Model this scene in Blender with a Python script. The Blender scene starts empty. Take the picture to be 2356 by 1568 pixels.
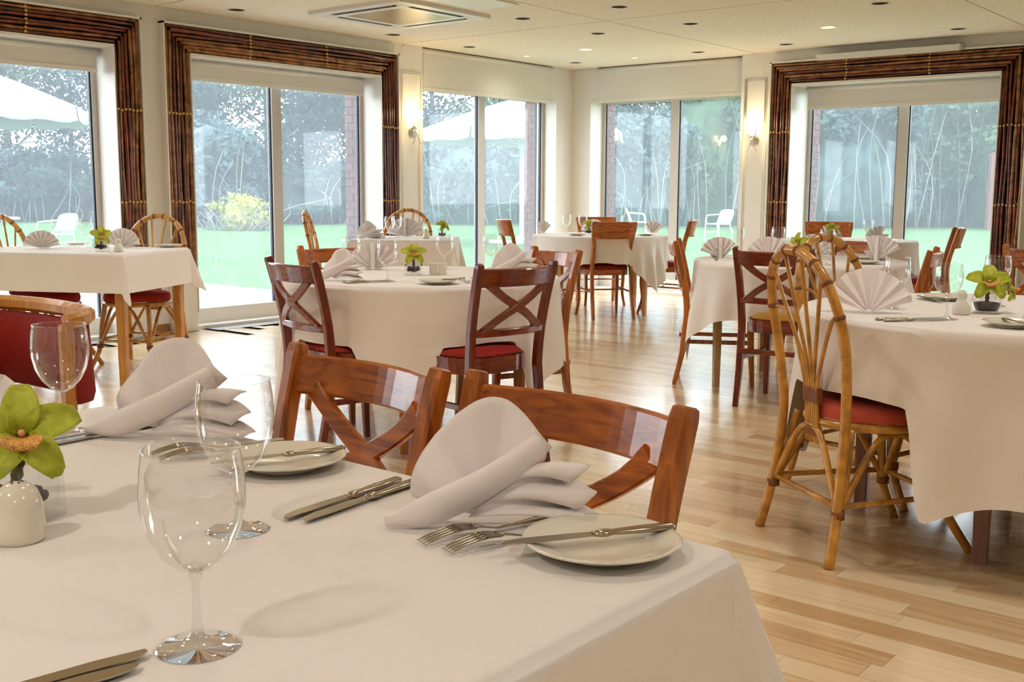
import bpy, bmesh, math, random
from math import sin, cos, pi, radians, sqrt, atan2
from mathutils import Vector, Matrix
random.seed(7)
SC = bpy.context.scene
COL = SC.collection

# ------------------------------------------------------------------ camera
cam_d = bpy.data.cameras.new('camera'); cam = bpy.data.objects.new('camera', cam_d); COL.objects.link(cam)
cam_d.sensor_fit = 'HORIZONTAL'; cam_d.sensor_width = 36.0; cam_d.lens = 36.0 * 2520.0 / 2356.0
cam_d.clip_start = 0.05; cam_d.clip_end = 300
YAW, PIT, ROL = radians(39.18), radians(7.80), radians(0.29)
CF = Vector((-sin(YAW)*cos(PIT), cos(YAW)*cos(PIT), -sin(PIT)))
CR = Vector((cos(YAW), sin(YAW), 0)); CU = CR.cross(CF)
R2 = CR*cos(ROL) + CU*sin(ROL); U2 = -CR*sin(ROL) + CU*cos(ROL)
m = Matrix((R2, U2, -CF)).transposed().to_4x4(); m.translation = Vector((7.625, -10.37, 1.14))
cam.matrix_world = m
SC.camera = cam

# ------------------------------------------------------------------ world, light, exposure
W = bpy.data.worlds.new('world'); SC.world = W; W.use_nodes = True
bg = W.node_tree.nodes['Background']; bg.inputs[0].default_value = (0.93, 0.97, 1.0, 1); bg.inputs[1].default_value = 5.0
SC.view_settings.view_transform = 'Standard'; SC.view_settings.look = 'None'
SC.view_settings.gamma = 1.0; SC.view_settings.use_curve_mapping = False
SC.view_settings.exposure = 0.34
cy = SC.cycles
cy.use_denoising = True
cy.caustics_reflective = False; cy.caustics_refractive = False
cy.max_bounces = 5; cy.diffuse_bounces = 3; cy.glossy_bounces = 3; cy.transmission_bounces = 3; cy.transparent_max_bounces = 14
cy.use_adaptive_sampling = True; cy.adaptive_threshold = 0.1; cy.adaptive_min_samples = 10
cy.sample_clamp_indirect = 6.0
FILL_POWER = 33.0     # base watts of each unseen downlight added as fill
WARM = (1.0, 0.96, 0.91)

# ------------------------------------------------------------------ materials
def lin(r, g, b):
    f = lambda c: (c/255/12.92) if c/255 <= 0.04045 else ((c/255+0.055)/1.055)**2.4
    return (f(r), f(g), f(b), 1)
def newmat(name):
    mt = bpy.data.materials.new(name); mt.use_nodes = True
    nt = mt.node_tree; return mt, nt, nt.nodes['Principled BSDF']
def plain(name, rgb, rough=0.5, metal=0.0, spec=0.5, bump=0.0, bscale=200.0, sheen=0.0, coat=0.0, emit=None, estr=0.0):
    mt, nt, b = newmat(name)
    b.inputs['Base Color'].default_value = lin(*rgb); b.inputs['Roughness'].default_value = rough
    b.inputs['Metallic'].default_value = metal; b.inputs['Specular IOR Level'].default_value = spec
    if coat: b.inputs['Coat Weight'].default_value = coat; b.inputs['Coat Roughness'].default_value = 0.15
    if sheen: b.inputs['Sheen Weight'].default_value = sheen
    if emit: b.inputs['Emission Color'].default_value = lin(*emit); b.inputs['Emission Strength'].default_value = estr
    if bump:
        tc = nt.nodes.new('ShaderNodeTexCoord'); n = nt.nodes.new('ShaderNodeTexNoise'); n.inputs['Scale'].default_value = bscale
        n.inputs['Detail'].default_value = 3
        bp = nt.nodes.new('ShaderNodeBump'); bp.inputs['Strength'].default_value = bump; bp.inputs['Distance'].default_value = 0.002
        nt.links.new(tc.outputs['Object'], n.inputs['Vector']); nt.links.new(n.outputs['Fac'], bp.inputs['Height']); nt.links.new(bp.outputs['Normal'], b.inputs['Normal'])
    return mt
def grainy(name, c1, c2, scale, rough=0.4, coat=0.0, dist=2.0, detail=4.0, lo=0.3, hi=0.7, randomize=0.0, coord='Object', bump=0.0, spec=0.5, rnd_rough=False):
    """two-colour noise stretched by `scale` (grain, mottling)"""
    mt, nt, b = newmat(name); L = nt.links.new
    tc = nt.nodes.new('ShaderNodeTexCoord'); mp = nt.nodes.new('ShaderNodeMapping'); mp.inputs['Scale'].default_value = scale
    n = nt.nodes.new('ShaderNodeTexNoise'); n.inputs['Scale'].default_value = 1.0; n.inputs['Detail'].default_value = detail; n.inputs['Distortion'].default_value = dist
    cr = nt.nodes.new('ShaderNodeValToRGB'); cr.color_ramp.elements[0].position = lo; cr.color_ramp.elements[1].position = hi
    cr.color_ramp.elements[0].color = lin(*c1); cr.color_ramp.elements[1].color = lin(*c2)
    L(tc.outputs[coord], mp.inputs['Vector']); L(mp.outputs['Vector'], n.inputs['Vector']); L(n.outputs['Fac'], cr.inputs['Fac'])
    src = cr.outputs['Color']
    if randomize:
        oi = nt.nodes.new('ShaderNodeObjectInfo'); L(oi.outputs['Location'], mp.inputs['Location'])
        hs = nt.nodes.new('ShaderNodeHueSaturation'); mr = nt.nodes.new('ShaderNodeMapRange')
        mr.inputs['To Min'].default_value = 1-randomize; mr.inputs['To Max'].default_value = 1+randomize
        L(oi.outputs['Random'], mr.inputs['Value']); L(mr.outputs['Result'], hs.inputs['Value']); L(src, hs.inputs['Color']); src = hs.outputs['Color']
    L(src, b.inputs['Base Color']); b.inputs['Roughness'].default_value = rough; b.inputs['Specular IOR Level'].default_value = spec
    if coat: b.inputs['Coat Weight'].default_value = coat; b.inputs['Coat Roughness'].default_value = 0.12
    if bump:
        bp = nt.nodes.new('ShaderNodeBump'); bp.inputs['Strength'].default_value = bump; bp.inputs['Distance'].default_value = 0.003
        L(n.outputs['Fac'], bp.inputs['Height']); L(bp.outputs['Normal'], b.inputs['Normal'])
    return mt
def thin_glass(name, tint=(1, 1, 1), ior=1.45, veil=0.0, veil_col=(1, 1, 1), edge=1.0, base=0.0, power=4.0):
    """clear thin-walled glass: see-through, Fresnel mirror, a faint pale veil imitating haze"""
    mt = bpy.data.materials.new(name); mt.use_nodes = True; nt = mt.node_tree; nt.nodes.clear(); L = nt.links.new
    out = nt.nodes.new('ShaderNodeOutputMaterial'); tr = nt.nodes.new('ShaderNodeBsdfTransparent'); tr.inputs[0].default_value = (*tint, 1)
    gl = nt.nodes.new('ShaderNodeBsdfGlossy'); gl.inputs['Roughness'].default_value = 0.02; gl.inputs[0].default_value = (1, 1, 1, 1)
    fr = nt.nodes.new('ShaderNodeLayerWeight'); fr.inputs[0].default_value = 0.5
    pw = nt.nodes.new('ShaderNodeMath'); pw.operation = 'POWER'; pw.inputs[1].default_value = power
    L(fr.outputs['Facing'], pw.inputs[0])
    ml = nt.nodes.new('ShaderNodeMath'); ml.operation = 'MULTIPLY_ADD'; ml.inputs[1].default_value = edge; ml.inputs[2].default_value = base; ml.use_clamp = True
    mx = nt.nodes.new('ShaderNodeMixShader')
    L(pw.outputs[0], ml.inputs[0]); L(ml.outputs[0], mx.inputs[0]); L(tr.outputs[0], mx.inputs[1]); L(gl.outputs[0], mx.inputs[2])
    last = mx.outputs[0]
    if veil:
        df = nt.nodes.new('ShaderNodeBsdfTranslucent'); df.inputs[0].default_value = (*veil_col, 1)
        m2 = nt.nodes.new('ShaderNodeMixShader'); m2.inputs[0].default_value = veil
        L(last, m2.inputs[1]); L(df.outputs[0], m2.inputs[2]); last = m2.outputs[0]
    L(last, out.inputs[0]); return mt

M = {}
M['wall'] = plain('cream_paint', (240, 236, 229), 0.6, spec=0.3)
M['white'] = plain('white_gloss_paint', (238, 234, 226), 0.35)
M['blind'] = plain('blind_fabric', (233, 230, 222), 0.8, spec=0.1, bump=0.15, bscale=900)
M['frame'] = plain('window_frame', (206, 198, 190), 0.4)
M['gasket'] = plain('black_gasket', (30, 38, 52), 0.4)
M['ceiling'] = grainy('fibre_board', (226, 213, 190), (252, 244, 228), (70, 70, 70), 0.9, dist=3.0, detail=5, lo=0.40, hi=0.52, bump=0.5, spec=0.1)
M['joint'] = plain('dark_joint', (70, 58, 42), 0.9)
M['cloth'] = plain('white_linen', (242, 234, 227), 0.85, spec=0.15, bump=0.12, bscale=700, sheen=0.1)
M['napkin'] = plain('napkin_linen', (246, 236, 232), 0.85, spec=0.15, bump=0.15, bscale=700, sheen=0.1)
M['cherry_v'] = grainy('cherry_wood_upright', (92, 34, 6), (164, 78, 18), (38, 38, 3.0), 0.28, coat=0.5, dist=1.6, randomize=0.10)
M['cherry_h'] = grainy('cherry_wood_rail', (122, 50, 8), (204, 110, 30), (4.0, 40, 40), 0.26, coat=0.6, dist=1.6, randomize=0.10)
M['mahog_v'] = grainy('dark_cherry_upright', (74, 20, 6), (132, 46, 16), (38, 38, 3.0), 0.28, coat=0.5, dist=1.6, randomize=0.08)
M['mahog_h'] = grainy('dark_cherry_rail', (80, 22, 6), (142, 52, 18), (4.0, 40, 40), 0.26, coat=0.6, dist=1.6, randomize=0.08)
M['amber_v'] = grainy('amber_wood_upright', (126, 56, 8), (204, 118, 38), (38, 38, 3.0), 0.3, coat=0.5, dist=1.6, randomize=0.08)
M['amber_h'] = grainy('amber_wood_rail', (128, 54, 14), (202, 112, 44), (4.0, 40, 40), 0.28, coat=0.6, dist=1.6, randomize=0.08)
M['honey'] = grainy('honey_wood', (176, 112, 36), (214, 152, 66), (50, 50, 4), 0.4, coat=0.3, randomize=0.05)
M['pale_leg'] = grainy('pale_wood_leg', (176, 140, 96), (210, 178, 132), (50, 50, 4), 0.5, randomize=0.05)
M['mauve_leg'] = grainy('painted_table_leg', (122, 84, 74), (150, 108, 94), (40, 40, 4), 0.5)
M['rattan'] = grainy('rattan_cane', (150, 96, 26), (216, 156, 62), (14, 14, 14), 0.3, coat=0.4, dist=1.0, lo=0.25, hi=0.65, randomize=0.06)
M['rattan_tie'] = grainy('rattan_binding', (104, 54, 18), (150, 90, 40), (90, 90, 400), 0.5, bump=0.5)
M['red'] = grainy('red_upholstery', (150, 38, 32), (172, 54, 46), (220, 220, 220), 0.9, spec=0.15, lo=0.3, hi=0.7, bump=0.2)
M['darkred'] = grainy('deep_red_upholstery', (120, 12, 8), (150, 26, 16), (120, 120, 120), 0.65, spec=0.3, lo=0.3, hi=0.7, bump=0.2)
M['coral'] = grainy('coral_upholstery', (196, 82, 68), (212, 100, 84), (260, 260, 260), 0.9, spec=0.1, bump=0.25)
M['mustard'] = plain('mustard_upholstery', (176, 124, 28), 0.85)
M['brass'] = plain('brass_nails', (120, 84, 40), 0.35, metal=0.9)
M['chrome'] = plain('chrome', (205, 203, 200), 0.12, metal=1.0)
M['steel'] = plain('cutlery_steel', (172, 164, 148), 0.22, metal=1.0)
M['china'] = plain('white_china', (232, 224, 206), 0.12, spec=0.6, coat=0.3)
M['glass'] = thin_glass('wine_glass', (0.965, 0.965, 0.965), edge=0.95, base=0.07, power=2.1)
M['vase'] = thin_glass('vase_glass', (0.95, 0.96, 0.96), edge=0.8, base=0.04, power=3.5)
M['pane'] = thin_glass('window_glass', (0.95, 0.98, 1.0), veil=0.07, veil_col=(0.80, 0.90, 1.0), edge=0.8, base=0.03, power=5.0)  # bluish translucent veil puts the bright haze into the panes
M['moss'] = grainy('dark_moss', (20, 10, 6), (58, 34, 24), (220, 220, 220), 0.9, bump=0.6)
M['stem'] = grainy('orchid_stem', (60, 48, 20), (104, 92, 34), (120, 120, 40), 0.7)
M['petal'] = grainy('orchid_petal', (150, 160, 24), (206, 208, 66), (40, 40, 40), 0.5, lo=0.25, hi=0.75, spec=0.3)
M['petal'].node_tree.nodes['Principled BSDF'].inputs['Subsurface Weight'].default_value = 0.1
M['lip'] = grainy('orchid_lip', (150, 24, 20), (244, 186, 96), (330, 330, 330), 0.5, lo=0.40, hi=0.46)
M['lip_pink'] = plain('orchid_lip_edge', (236, 176, 140), 0.5)
M['cane_a'] = grainy('willow_cane_dark', (50, 12, 5), (126, 50, 20), (9, 9, 9), 0.28, coat=0.5, dist=1.5, randomize=0.35)
M['cane_b'] = grainy('willow_cane_tan', (92, 44, 14), (178, 118, 62), (9, 9, 9), 0.3, coat=0.4, dist=1.5, randomize=0.25)
M['raffia'] = plain('raffia_tie', (214, 176, 104), 0.7)
M['backing'] = plain('dark_backing', (20, 6, 4), 0.9)
M['brick'] = grainy('brick', (96, 58, 54), (126, 82, 76), (40, 40, 40), 0.9, randomize=0.12, bump=0.4)
M['mortar'] = plain('mortar', (72, 62, 60), 0.95)
M['skirt'] = grainy('skirting_wood', (150, 96, 48), (186, 132, 78), (4, 40, 40), 0.5)
M['slab'] = grainy('patio_slab', (140, 142, 142), (166, 168, 168), (6, 6, 6), 0.9, randomize=0.05)
M['lawn'] = grainy('lawn_grass', (62, 96, 56), (88, 116, 78), (2.2, 2.2, 2.2), 0.95, lo=0.3, hi=0.7, spec=0.05, detail=8)
M['leaf_dark'] = grainy('evergreen_leaf', (26, 42, 38), (56, 78, 70), (1.2, 1.2, 1.2), 0.8, spec=0.2)
M['leaf_blue'] = grainy('bluish_leaf', (44, 60, 62), (84, 104, 106), (1.0, 1.0, 1.0), 0.8, spec=0.2)
M['leaf_green'] = grainy('ivy_leaf', (40, 60, 42), (84, 106, 80), (1.2, 1.2, 1.2), 0.8, spec=0.2)
M['leaf_gold'] = grainy('golden_leaf', (120, 124, 50), (164, 166, 90), (3, 3, 3), 0.8, spec=0.2)
M['bark'] = grainy('bark', (70, 72, 70), (110, 112, 110), (6, 6, 2), 0.95)
M['twig'] = plain('bare_twigs', (92, 94, 94), 0.9)
M['twig_pale'] = plain('pale_twigs', (122, 124, 118), 0.9)
M['parasol'] = plain('parasol_canvas', (168, 172, 174), 0.8)
M['alu'] = plain('white_aluminium', (205, 210, 212), 0.4)
M['wicker'] = plain('white_weave', (214, 222, 222), 0.8)
M['lamp_dark'] = plain('lamp_bowl', (48, 16, 8), 0.5)
M['lamp_off'] = plain('lamp_tube', (214, 206, 190), 0.4)
M['lamp_on'] = plain('lit_lamp', (255, 236, 190), 0.5, emit=(255, 226, 160), estr=14)
M['shade_on'] = plain('lit_glass_shade', (255, 246, 220), 0.4, emit=(255, 222, 150), estr=9)
M['black'] = plain('black_slot', (10, 9, 9), 0.7)
M['acpanel'] = plain('grille_panel', (196, 178, 142), 0.25, spec=0.6)
M['grille'] = plain('metal_floor_grille', (206, 208, 208), 0.35, metal=0.5)
M['grille_red'] = plain('dark_red_mat_edge', (104, 30, 20), 0.6)

def floor_mat():
    mt, nt, b = newmat('oak_laminate'); L = nt.links.new
    at = nt.nodes.new('ShaderNodeAttribute'); at.attribute_name = 'tone'
    geo = nt.nodes.new('ShaderNodeNewGeometry')
    mp = nt.nodes.new('ShaderNodeMapping'); mp.inputs['Scale'].default_value = (1.6, 26, 1)
    cx = nt.nodes.new('ShaderNodeCombineXYZ'); ad = nt.nodes.new('ShaderNodeVectorMath'); ad.operation = 'ADD'
    ml = nt.nodes.new('ShaderNodeMath'); ml.operation = 'MULTIPLY'; ml.inputs[1].default_value = 40
    L(at.outputs['Fac'], ml.inputs[0]); L(ml.outputs[0], cx.inputs[0]); L(ml.outputs[0], cx.inputs[1])
    L(geo.outputs['Position'], ad.inputs[0]); L(cx.outputs[0], ad.inputs[1]); L(ad.outputs[0], mp.inputs['Vector'])
    n = nt.nodes.new('ShaderNodeTexNoise'); n.inputs['Scale'].default_value = 1.5; n.inputs['Detail'].default_value = 5; n.inputs['Distortion'].default_value = 1.2
    L(mp.outputs[0], n.inputs['Vector'])
    ma = nt.nodes.new('ShaderNodeMath'); ma.operation = 'MULTIPLY_ADD'; ma.inputs[1].default_value = 0.9; L(n.outputs['Fac'], ma.inputs[0])
    mb = nt.nodes.new('ShaderNodeMath'); mb.operation = 'MULTIPLY_ADD'; mb.inputs[1].default_value = 0.62; mb.inputs[2].default_value = -0.26
    L(at.outputs['Fac'], mb.inputs[0]); L(mb.outputs[0], ma.inputs[2])
    cr = nt.nodes.new('ShaderNodeValToRGB'); e = cr.color_ramp.elements
    e[0].position = 0.15; e[0].color = lin(210, 172, 124); e[1].position = 0.85; e[1].color = lin(248, 224, 184)
    k = e.new(0.5); k.color = lin(234, 202, 156)
    L(ma.outputs[0], cr.inputs['Fac']); L(cr.outputs[0], b.inputs['Base Color'])
    b.inputs['Roughness'].default_value = 0.24; b.inputs['Specular IOR Level'].default_value = 0.9; b.inputs['Coat Weight'].default_value = 0.6; b.inputs['Coat Roughness'].default_value = 0.12
    bp = nt.nodes.new('ShaderNodeBump'); bp.inputs['Strength'].default_value = 0.06; bp.inputs['Distance'].default_value = 0.002
    L(n.outputs['Fac'], bp.inputs['Height']); L(bp.outputs['Normal'], b.inputs['Normal'])
    return mt
M['floor'] = floor_mat()

# ------------------------------------------------------------------ mesh helpers
def catmull(pts, n=6):
    pts = [Vector(p) for p in pts]; out = []
    P = [2*pts[0]-pts[1]] + pts + [2*pts[-1]-pts[-2]]
    for i in range(1, len(P)-2):
        a, b, c, d = P[i-1], P[i], P[i+1], P[i+2]
        for k in range(n):
            t = k/n
            out.append(0.5*((2*b)+(c-a)*t+(2*a-5*b+4*c-d)*t*t+(3*b-a-3*c+d)*t**3))
    out.append(pts[-1]); return out

class MB:
    def __init__(s): s.v = []; s.f = []; s.sm = []
    def add(s, vs, fs, smooth=False):
        o = len(s.v); s.v += [tuple(x) for x in vs]
        for f in fs: s.f.append(tuple(i+o for i in f)); s.sm.append(smooth)
        return s
    def box(s, c, d, rz=0.0, ch=0.0):
        x, y, z = d[0]/2, d[1]/2, d[2]/2
        vs = [(-x,-y,-z),(x,-y,-z),(x,y,-z),(-x,y,-z),(-x,-y,z),(x,-y,z),(x,y,z),(-x,y,z)]
        cr, sr = cos(rz), sin(rz)
        vs = [(c[0]+a*cr-b*sr, c[1]+a*sr+b*cr, c[2]+e) for a, b, e in vs]
        return s.add(vs, [(0,3,2,1),(4,5,6,7),(0,1,5,4),(1,2,6,5),(2,3,7,6),(3,0,4,7)])
    def bx(s, x0, x1, y0, y1, z0, z1): return s.box(((x0+x1)/2,(y0+y1)/2,(z0+z1)/2),(abs(x1-x0),abs(y1-y0),abs(z1-z0)))
    def sweep(s, path, sec, side=None, scale=None, caps=True, smooth=True, closed=False):
        """sweep section (list of (a,b)) along path; a along the side vector, b along tangent x side"""
        path = [Vector(p) for p in path]; n = len(path); k = len(sec); vs = []; S = None
        for i, p in enumerate(path):
            t = (path[(i+1) % n]-path[i-1]) if closed else (path[min(i+1, n-1)]-path[max(i-1, 0)])
            t = t.normalized() if t.length > 1e-9 else Vector((0, 0, 1))
            if side is not None:
                sd = Vector(side[i]) if isinstance(side, list) else Vector(side)
            else:
                if S is None:
                    S = Vector((0, 0, 1)).cross(t)
                    if S.length < 0.05: S = Vector((1, 0, 0))
                sd = S
            sd = (sd - t*sd.dot(t))
            sd = sd.normalized() if sd.length > 1e-6 else Vector((1, 0, 0))
            S = sd; b = t.cross(sd); q = scale[i] if scale else 1.0
            qa, qb = (q if isinstance(q, tuple) else (q, q))
            vs += [p + sd*a*qa + b*e*qb for a, e in sec]
        fs = []
        m_ = n if closed else n-1
        for i in range(m_):
            j = (i+1) % n
            for a in range(k):
                b = (a+1) % k; fs.append((i*k+a, i*k+b, j*k+b, j*k+a))
        if caps and not closed:
            fs.append(tuple(range(k-1, -1, -1))); fs.append(tuple((n-1)*k+a for a in range(k)))
        return s.add(vs, fs, smooth)
    def tube(s, path, r, seg=8, caps=True, closed=False):
        sec = [(cos(2*pi*i/seg), sin(2*pi*i/seg)) for i in range(seg)]
        sc = r if isinstance(r, list) else [r]*len(path)
        return s.sweep(path, sec, scale=sc, caps=caps, closed=closed)
    def bar(s, path, w, t, side, scale=None, ch=0.25):
        a, b = w/2, t/2; c = min(w, t)*ch/2
        sec = [(-a+c,-b),(a-c,-b),(a,-b+c),(a,b-c),(a-c,b),(-a+c,b),(-a,b-c),(-a,-b+c)]
        return s.sweep(path, sec, side=side, scale=scale, smooth=False)
    def lathe(s, prof, seg=24, c=(0, 0, 0), sx=1.0, sy=1.0, smooth=True, cap=True):
        vs = []; fs = []; n = len(prof)
        for r, z in prof:
            for i in range(seg):
                a = 2*pi*i/seg; vs.append((c[0]+r*cos(a)*sx, c[1]+r*sin(a)*sy, c[2]+z))
        for j in range(n-1):
            for i in range(seg):
                k = (i+1) % seg; fs.append((j*seg+i, j*seg+k, (j+1)*seg+k, (j+1)*seg+i))
        if cap and prof[0][0] > 1e-5: fs.append(tuple(range(seg-1, -1, -1)))
        if cap and prof[-1][0] > 1e-5: fs.append(tuple((n-1)*seg+i for i in range(seg)))
        return s.add(vs, fs, smooth)
    def prism(s, outline, z0, z1, smooth=False):
        n = len(outline); vs = [(x, y, z0) for x, y in outline] + [(x, y, z1) for x, y in outline]
        fs = [tuple(range(n-1, -1, -1)), tuple(range(n, 2*n))] + [(i, (i+1) % n, n+(i+1) % n, n+i) for i in range(n)]
        return s.add(vs, fs, smooth)
    def grid(s, fn, nu, nv, smooth=True, wrap=False):
        vs = [fn(i/(nu if wrap else nu-1), j/(nv-1)) for j in range(nv) for i in range(nu)]; fs = []
        for j in range(nv-1):
            for i in range(nu if wrap else nu-1):
                k = (i+1) % nu; fs.append((j*nu+i, j*nu+k, (j+1)*nu+k, (j+1)*nu+i))
        return s.add(vs, fs, smooth)
    def mesh(s, name, thick=0.0, weld=False):
        me = bpy.data.meshes.new(name); me.from_pydata(s.v, [], s.f)
        me.polygons.foreach_set('use_smooth', s.sm)
        if thick or weld:
            bm = bmesh.new(); bm.from_mesh(me)
            if weld: bmesh.ops.remove_doubles(bm, verts=bm.verts, dist=1e-5)
            if thick: bmesh.ops.solidify(bm, geom=bm.faces[:], thickness=thick)
            bm.to_mesh(me); bm.free()
        me.update(); return me
    def build(s, name, mat, parent=None, loc=None, rz=0.0, thick=0.0, weld=False, mesh=None):
        me = mesh or s.mesh(name, thick, weld); me.materials.clear(); me.materials.append(M[mat])
        return link(name, me, parent, loc, rz)
def link(name, me, parent=None, loc=None, rz=0.0):
    o = bpy.data.objects.new(name, me); COL.objects.link(o)
    if parent: o.parent = parent
    if loc is not None: o.location = loc
    if rz: o.rotation_euler = (0, 0, rz)
    return o
def tag(o, label, cat, group=None):
    o['label'] = label; o['category'] = cat
    if group: o['group'] = group
    return o
def thing(name, label, cat, loc=(0, 0, 0), rz=0.0, group=None):
    o = bpy.data.objects.new(name, None); COL.objects.link(o); o.empty_display_size = 0.05
    o.location = loc; o.rotation_euler = (0, 0, rz); return tag(o, label, cat, group)
def struct(o, label=None):
    o['kind'] = 'structure'
    if label: o['label'] = label
    return o
def dup(root, loc, rz, label, group=None, scale=None):
    r = root.copy(); COL.objects.link(r); r.location = loc; r.rotation_euler = (root.rotation_euler[0], root.rotation_euler[1], rz)
    r['label'] = label
    if group: r['group'] = group
    if scale: r.scale = scale
    for ch in KIDS.get(root, []):
        c = ch.copy(); COL.objects.link(c); c.parent = r
        for g in KIDS.get(ch, []):
            d = g.copy(); COL.objects.link(d); d.parent = c
    return r
KIDS = {}
def index_children(root):
    ch = [o for o in bpy.data.objects if o.parent is root]; KIDS[root] = ch
    for c in ch: KIDS[c] = [o for o in bpy.data.objects if o.parent is c]
    return root

# ================================================================== THE ROOM
CEIL = 2.53
XE, YS = 11.5, -13.6          # far (unseen) sides of the room behind the camera
def cells(mb, us, vs, hole, put):
    for i in range(len(us)-1):
        for j in range(len(vs)-1):
            uc, vc = (us[i]+us[i+1])/2, (vs[j]+vs[j+1])/2
            if not hole(uc, vc): put(us[i], us[i+1], vs[j], vs[j+1])
# --- left wall (plane X=0); windows 1,2 between willow frames, window 3 set back beside the corner
W1 = (-7.86, -5.78); W2 = (-5.12, -3.04); W3 = (-2.38, -0.16); HEAD = 2.19; HEAD3 = 2.20; SILL = 0.03
W_ADDED = (-11.6, -9.2)  # unseen extra window, added to bring in daylight
mb = MB()
def holeA(y, z):
    return z < HEAD and z > -0.001 and any(a < y < b for a, b in (W_ADDED, W1, W2))
cells(mb, [YS, W_ADDED[0], W_ADDED[1], W1[0], W1[1], W2[0], W2[1], -2.42], [0, HEAD, CEIL+0.02], holeA, lambda a, b, c, d: mb.bx(-0.30, 0.0, a, b, c, d))
mb.bx(-0.30, -0.06, -2.42, W3[0], 0, CEIL+0.02); mb.bx(-0.34, -0.06, W3[1], 0.45, 0, CEIL+0.02); mb.bx(-0.34, -0.06, W3[0], W3[1], HEAD3, CEIL+0.02)
wall_left = struct(mb.build('wall_left', 'wall'))
# --- right wall (plane Y=0); window 4 set back beside the corner, window 5 inside a willow frame
W4 = (0.20, 2.16); W5 = (2.772, 4.735); W6 = (6.6, 9.6)
mb = MB()
def holeB(x, z): return z < HEAD and any(a < x < b for a, b in (W5, W6))
cells(mb, [2.19, W5[0], W5[1], W6[0], W6[1], XE], [0, HEAD, CEIL+0.02], holeB, lambda a, b, c, d: mb.bx(a, b, 0.0, 0.42, c, d))
mb.bx(2.16, 2.19, 0.15, 0.42, 0, CEIL+0.02); mb.bx(-0.06, W4[0], 0.15, 0.46, 0, CEIL+0.02); mb.bx(W4[0], W4[1], 0.15, 0.46, HEAD3, CEIL+0.02)
wall_right = struct(mb.build('wall_right', 'wall'))
# --- the two sides behind the camera
mb = MB(); mb.bx(XE, XE+0.3, YS, 0.42, 0, CEIL+0.02); struct(mb.build('wall_back', 'wall'))
mb = MB(); mb.bx(-0.30, XE+0.3, YS-0.3, YS, 0, CEIL+0.02); struct(mb.build('wall_front', 'wall'))

# --- floor: strips run along X, 9 cm wide
mb = MB(); mb.bx(-0.34, XE, YS, 0.46, -0.12, -0.012); floor = struct(mb.build('floor', 'joint'))
rnd = random.Random(3)
LENS = (0.42, 0.58, 0.74, 0.95); TONES = (0.0, 0.2, 0.4, 0.55, 0.7, 0.85, 1.0)
def tone_attr(me, vals):
    at = me.attributes.new('tone', 'FLOAT', 'POINT'); at.data.foreach_set('value', vals)
PLM = {}
for L_ in LENS:
    for t_ in TONES:
        b = MB(); b.bx(0.0004, L_-0.0004, 0.0004, 0.0896, -0.012, 0.0); me = b.mesh('plank'); me.materials.append(M['floor']); tone_attr(me, [t_]*len(me.vertices)); PLM[(L_, t_)] = me
strips = []
y = YS
while y < 0.43:
    x = -0.34 - rnd.random()*0.9
    while x < XE:
        L_ = rnd.choice(LENS); t_ = rnd.choice(TONES)
        if x > -0.30 and x+L_ < XE: strips.append((x, y, L_, t_))
        x += L_
    y += 0.09
camp = Vector((7.625, -10.37))
def seen(s):
    p = Vector((s[0]+s[2]/2, s[1]+0.045, 0)); d = p - m.translation; z = d.dot(CF)
    if z < 0.3: return None
    u = 1178+2520*d.dot(R2)/z; v = 784-2520*d.dot(U2)/z
    if -150 < u < 2500 and -50 < v < 1620 and not (u < 1620 and v > 1060) : return z
    return None
ranked = sorted(((seen(s), i) for i, s in enumerate(strips) if seen(s)), key=lambda q: q[0])
near = set(i for _, i in ranked[:300])
rest_v, rest_f, rest_t = [], [], []
for i, (x, y, L_, t_) in enumerate(strips):
    if i in near:
        link('plank', PLM[(L_, t_)], floor, (x, y, 0))
    else:
        o = len(rest_v); rest_v += [(x+.0004,y+.0004,0),(x+L_-.0004,y+.0004,0),(x+L_-.0004,y+.0896,0),(x+.0004,y+.0896,0)]; rest_f.append((o,o+1,o+2,o+3)); rest_t += [t_]*4
me = bpy.data.meshes.new('planks'); me.from_pydata(rest_v, [], rest_f); tone_attr(me, rest_t); me.materials.append(M['floor'])
o = link('planks', me, floor); o['kind'] = 'stuff'

# --- ceiling: fibre panels with dark joints, holes for the downlights
LIGHTS_OFF = [(0.36,-4.89),(0.355,-3.17),(0.345,-2.12),(1.87,-3.19),(1.87,-2.12),(2.81,-3.19),(0.40,-0.43),(2.81,-2.12),(1.92,-0.43),(2.88,-0.45),(4.43,-2.15),(4.48,-0.49)]
LIGHTS_SMALL = [(0.336,-1.213),(1.153,-0.414)]
LIGHTS_PALE = [(1.138,-1.275),(3.637,-1.243)]
LIGHTS_ADDED = [(4.4,-5.0),(6.2,-5.0),(8.4,-4.2),(3.2,-7.2),(5.0,-7.6),(6.9,-7.0),(8.9,-7.0),(4.4,-9.8),(6.4,-9.0),(6.6,-11.3),(8.6,-9.4),(8.8,-11.8),(4.2,-12.0),(2.2,-5.9),(1.4,-9.0)]  # unseen lit downlights, added to brighten the room
mb = MB(); mb.bx(-0.34, XE, YS, 0.46, CEIL+0.012, CEIL+0.22); ceiling = struct(mb.build('ceiling', 'joint'))
GX = [-0.06, 2.34, 4.97, 7.6, 10.2, XE]; GY = [YS, -10.8, -8.12, -5.40, -2.68, 0.15]
holes = [(x, y, 0.062) for x, y in LIGHTS_OFF+LIGHTS_ADDED+LIGHTS_PALE] + [(x, y, 0.034) for x, y in LIGHTS_SMALL]
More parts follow.
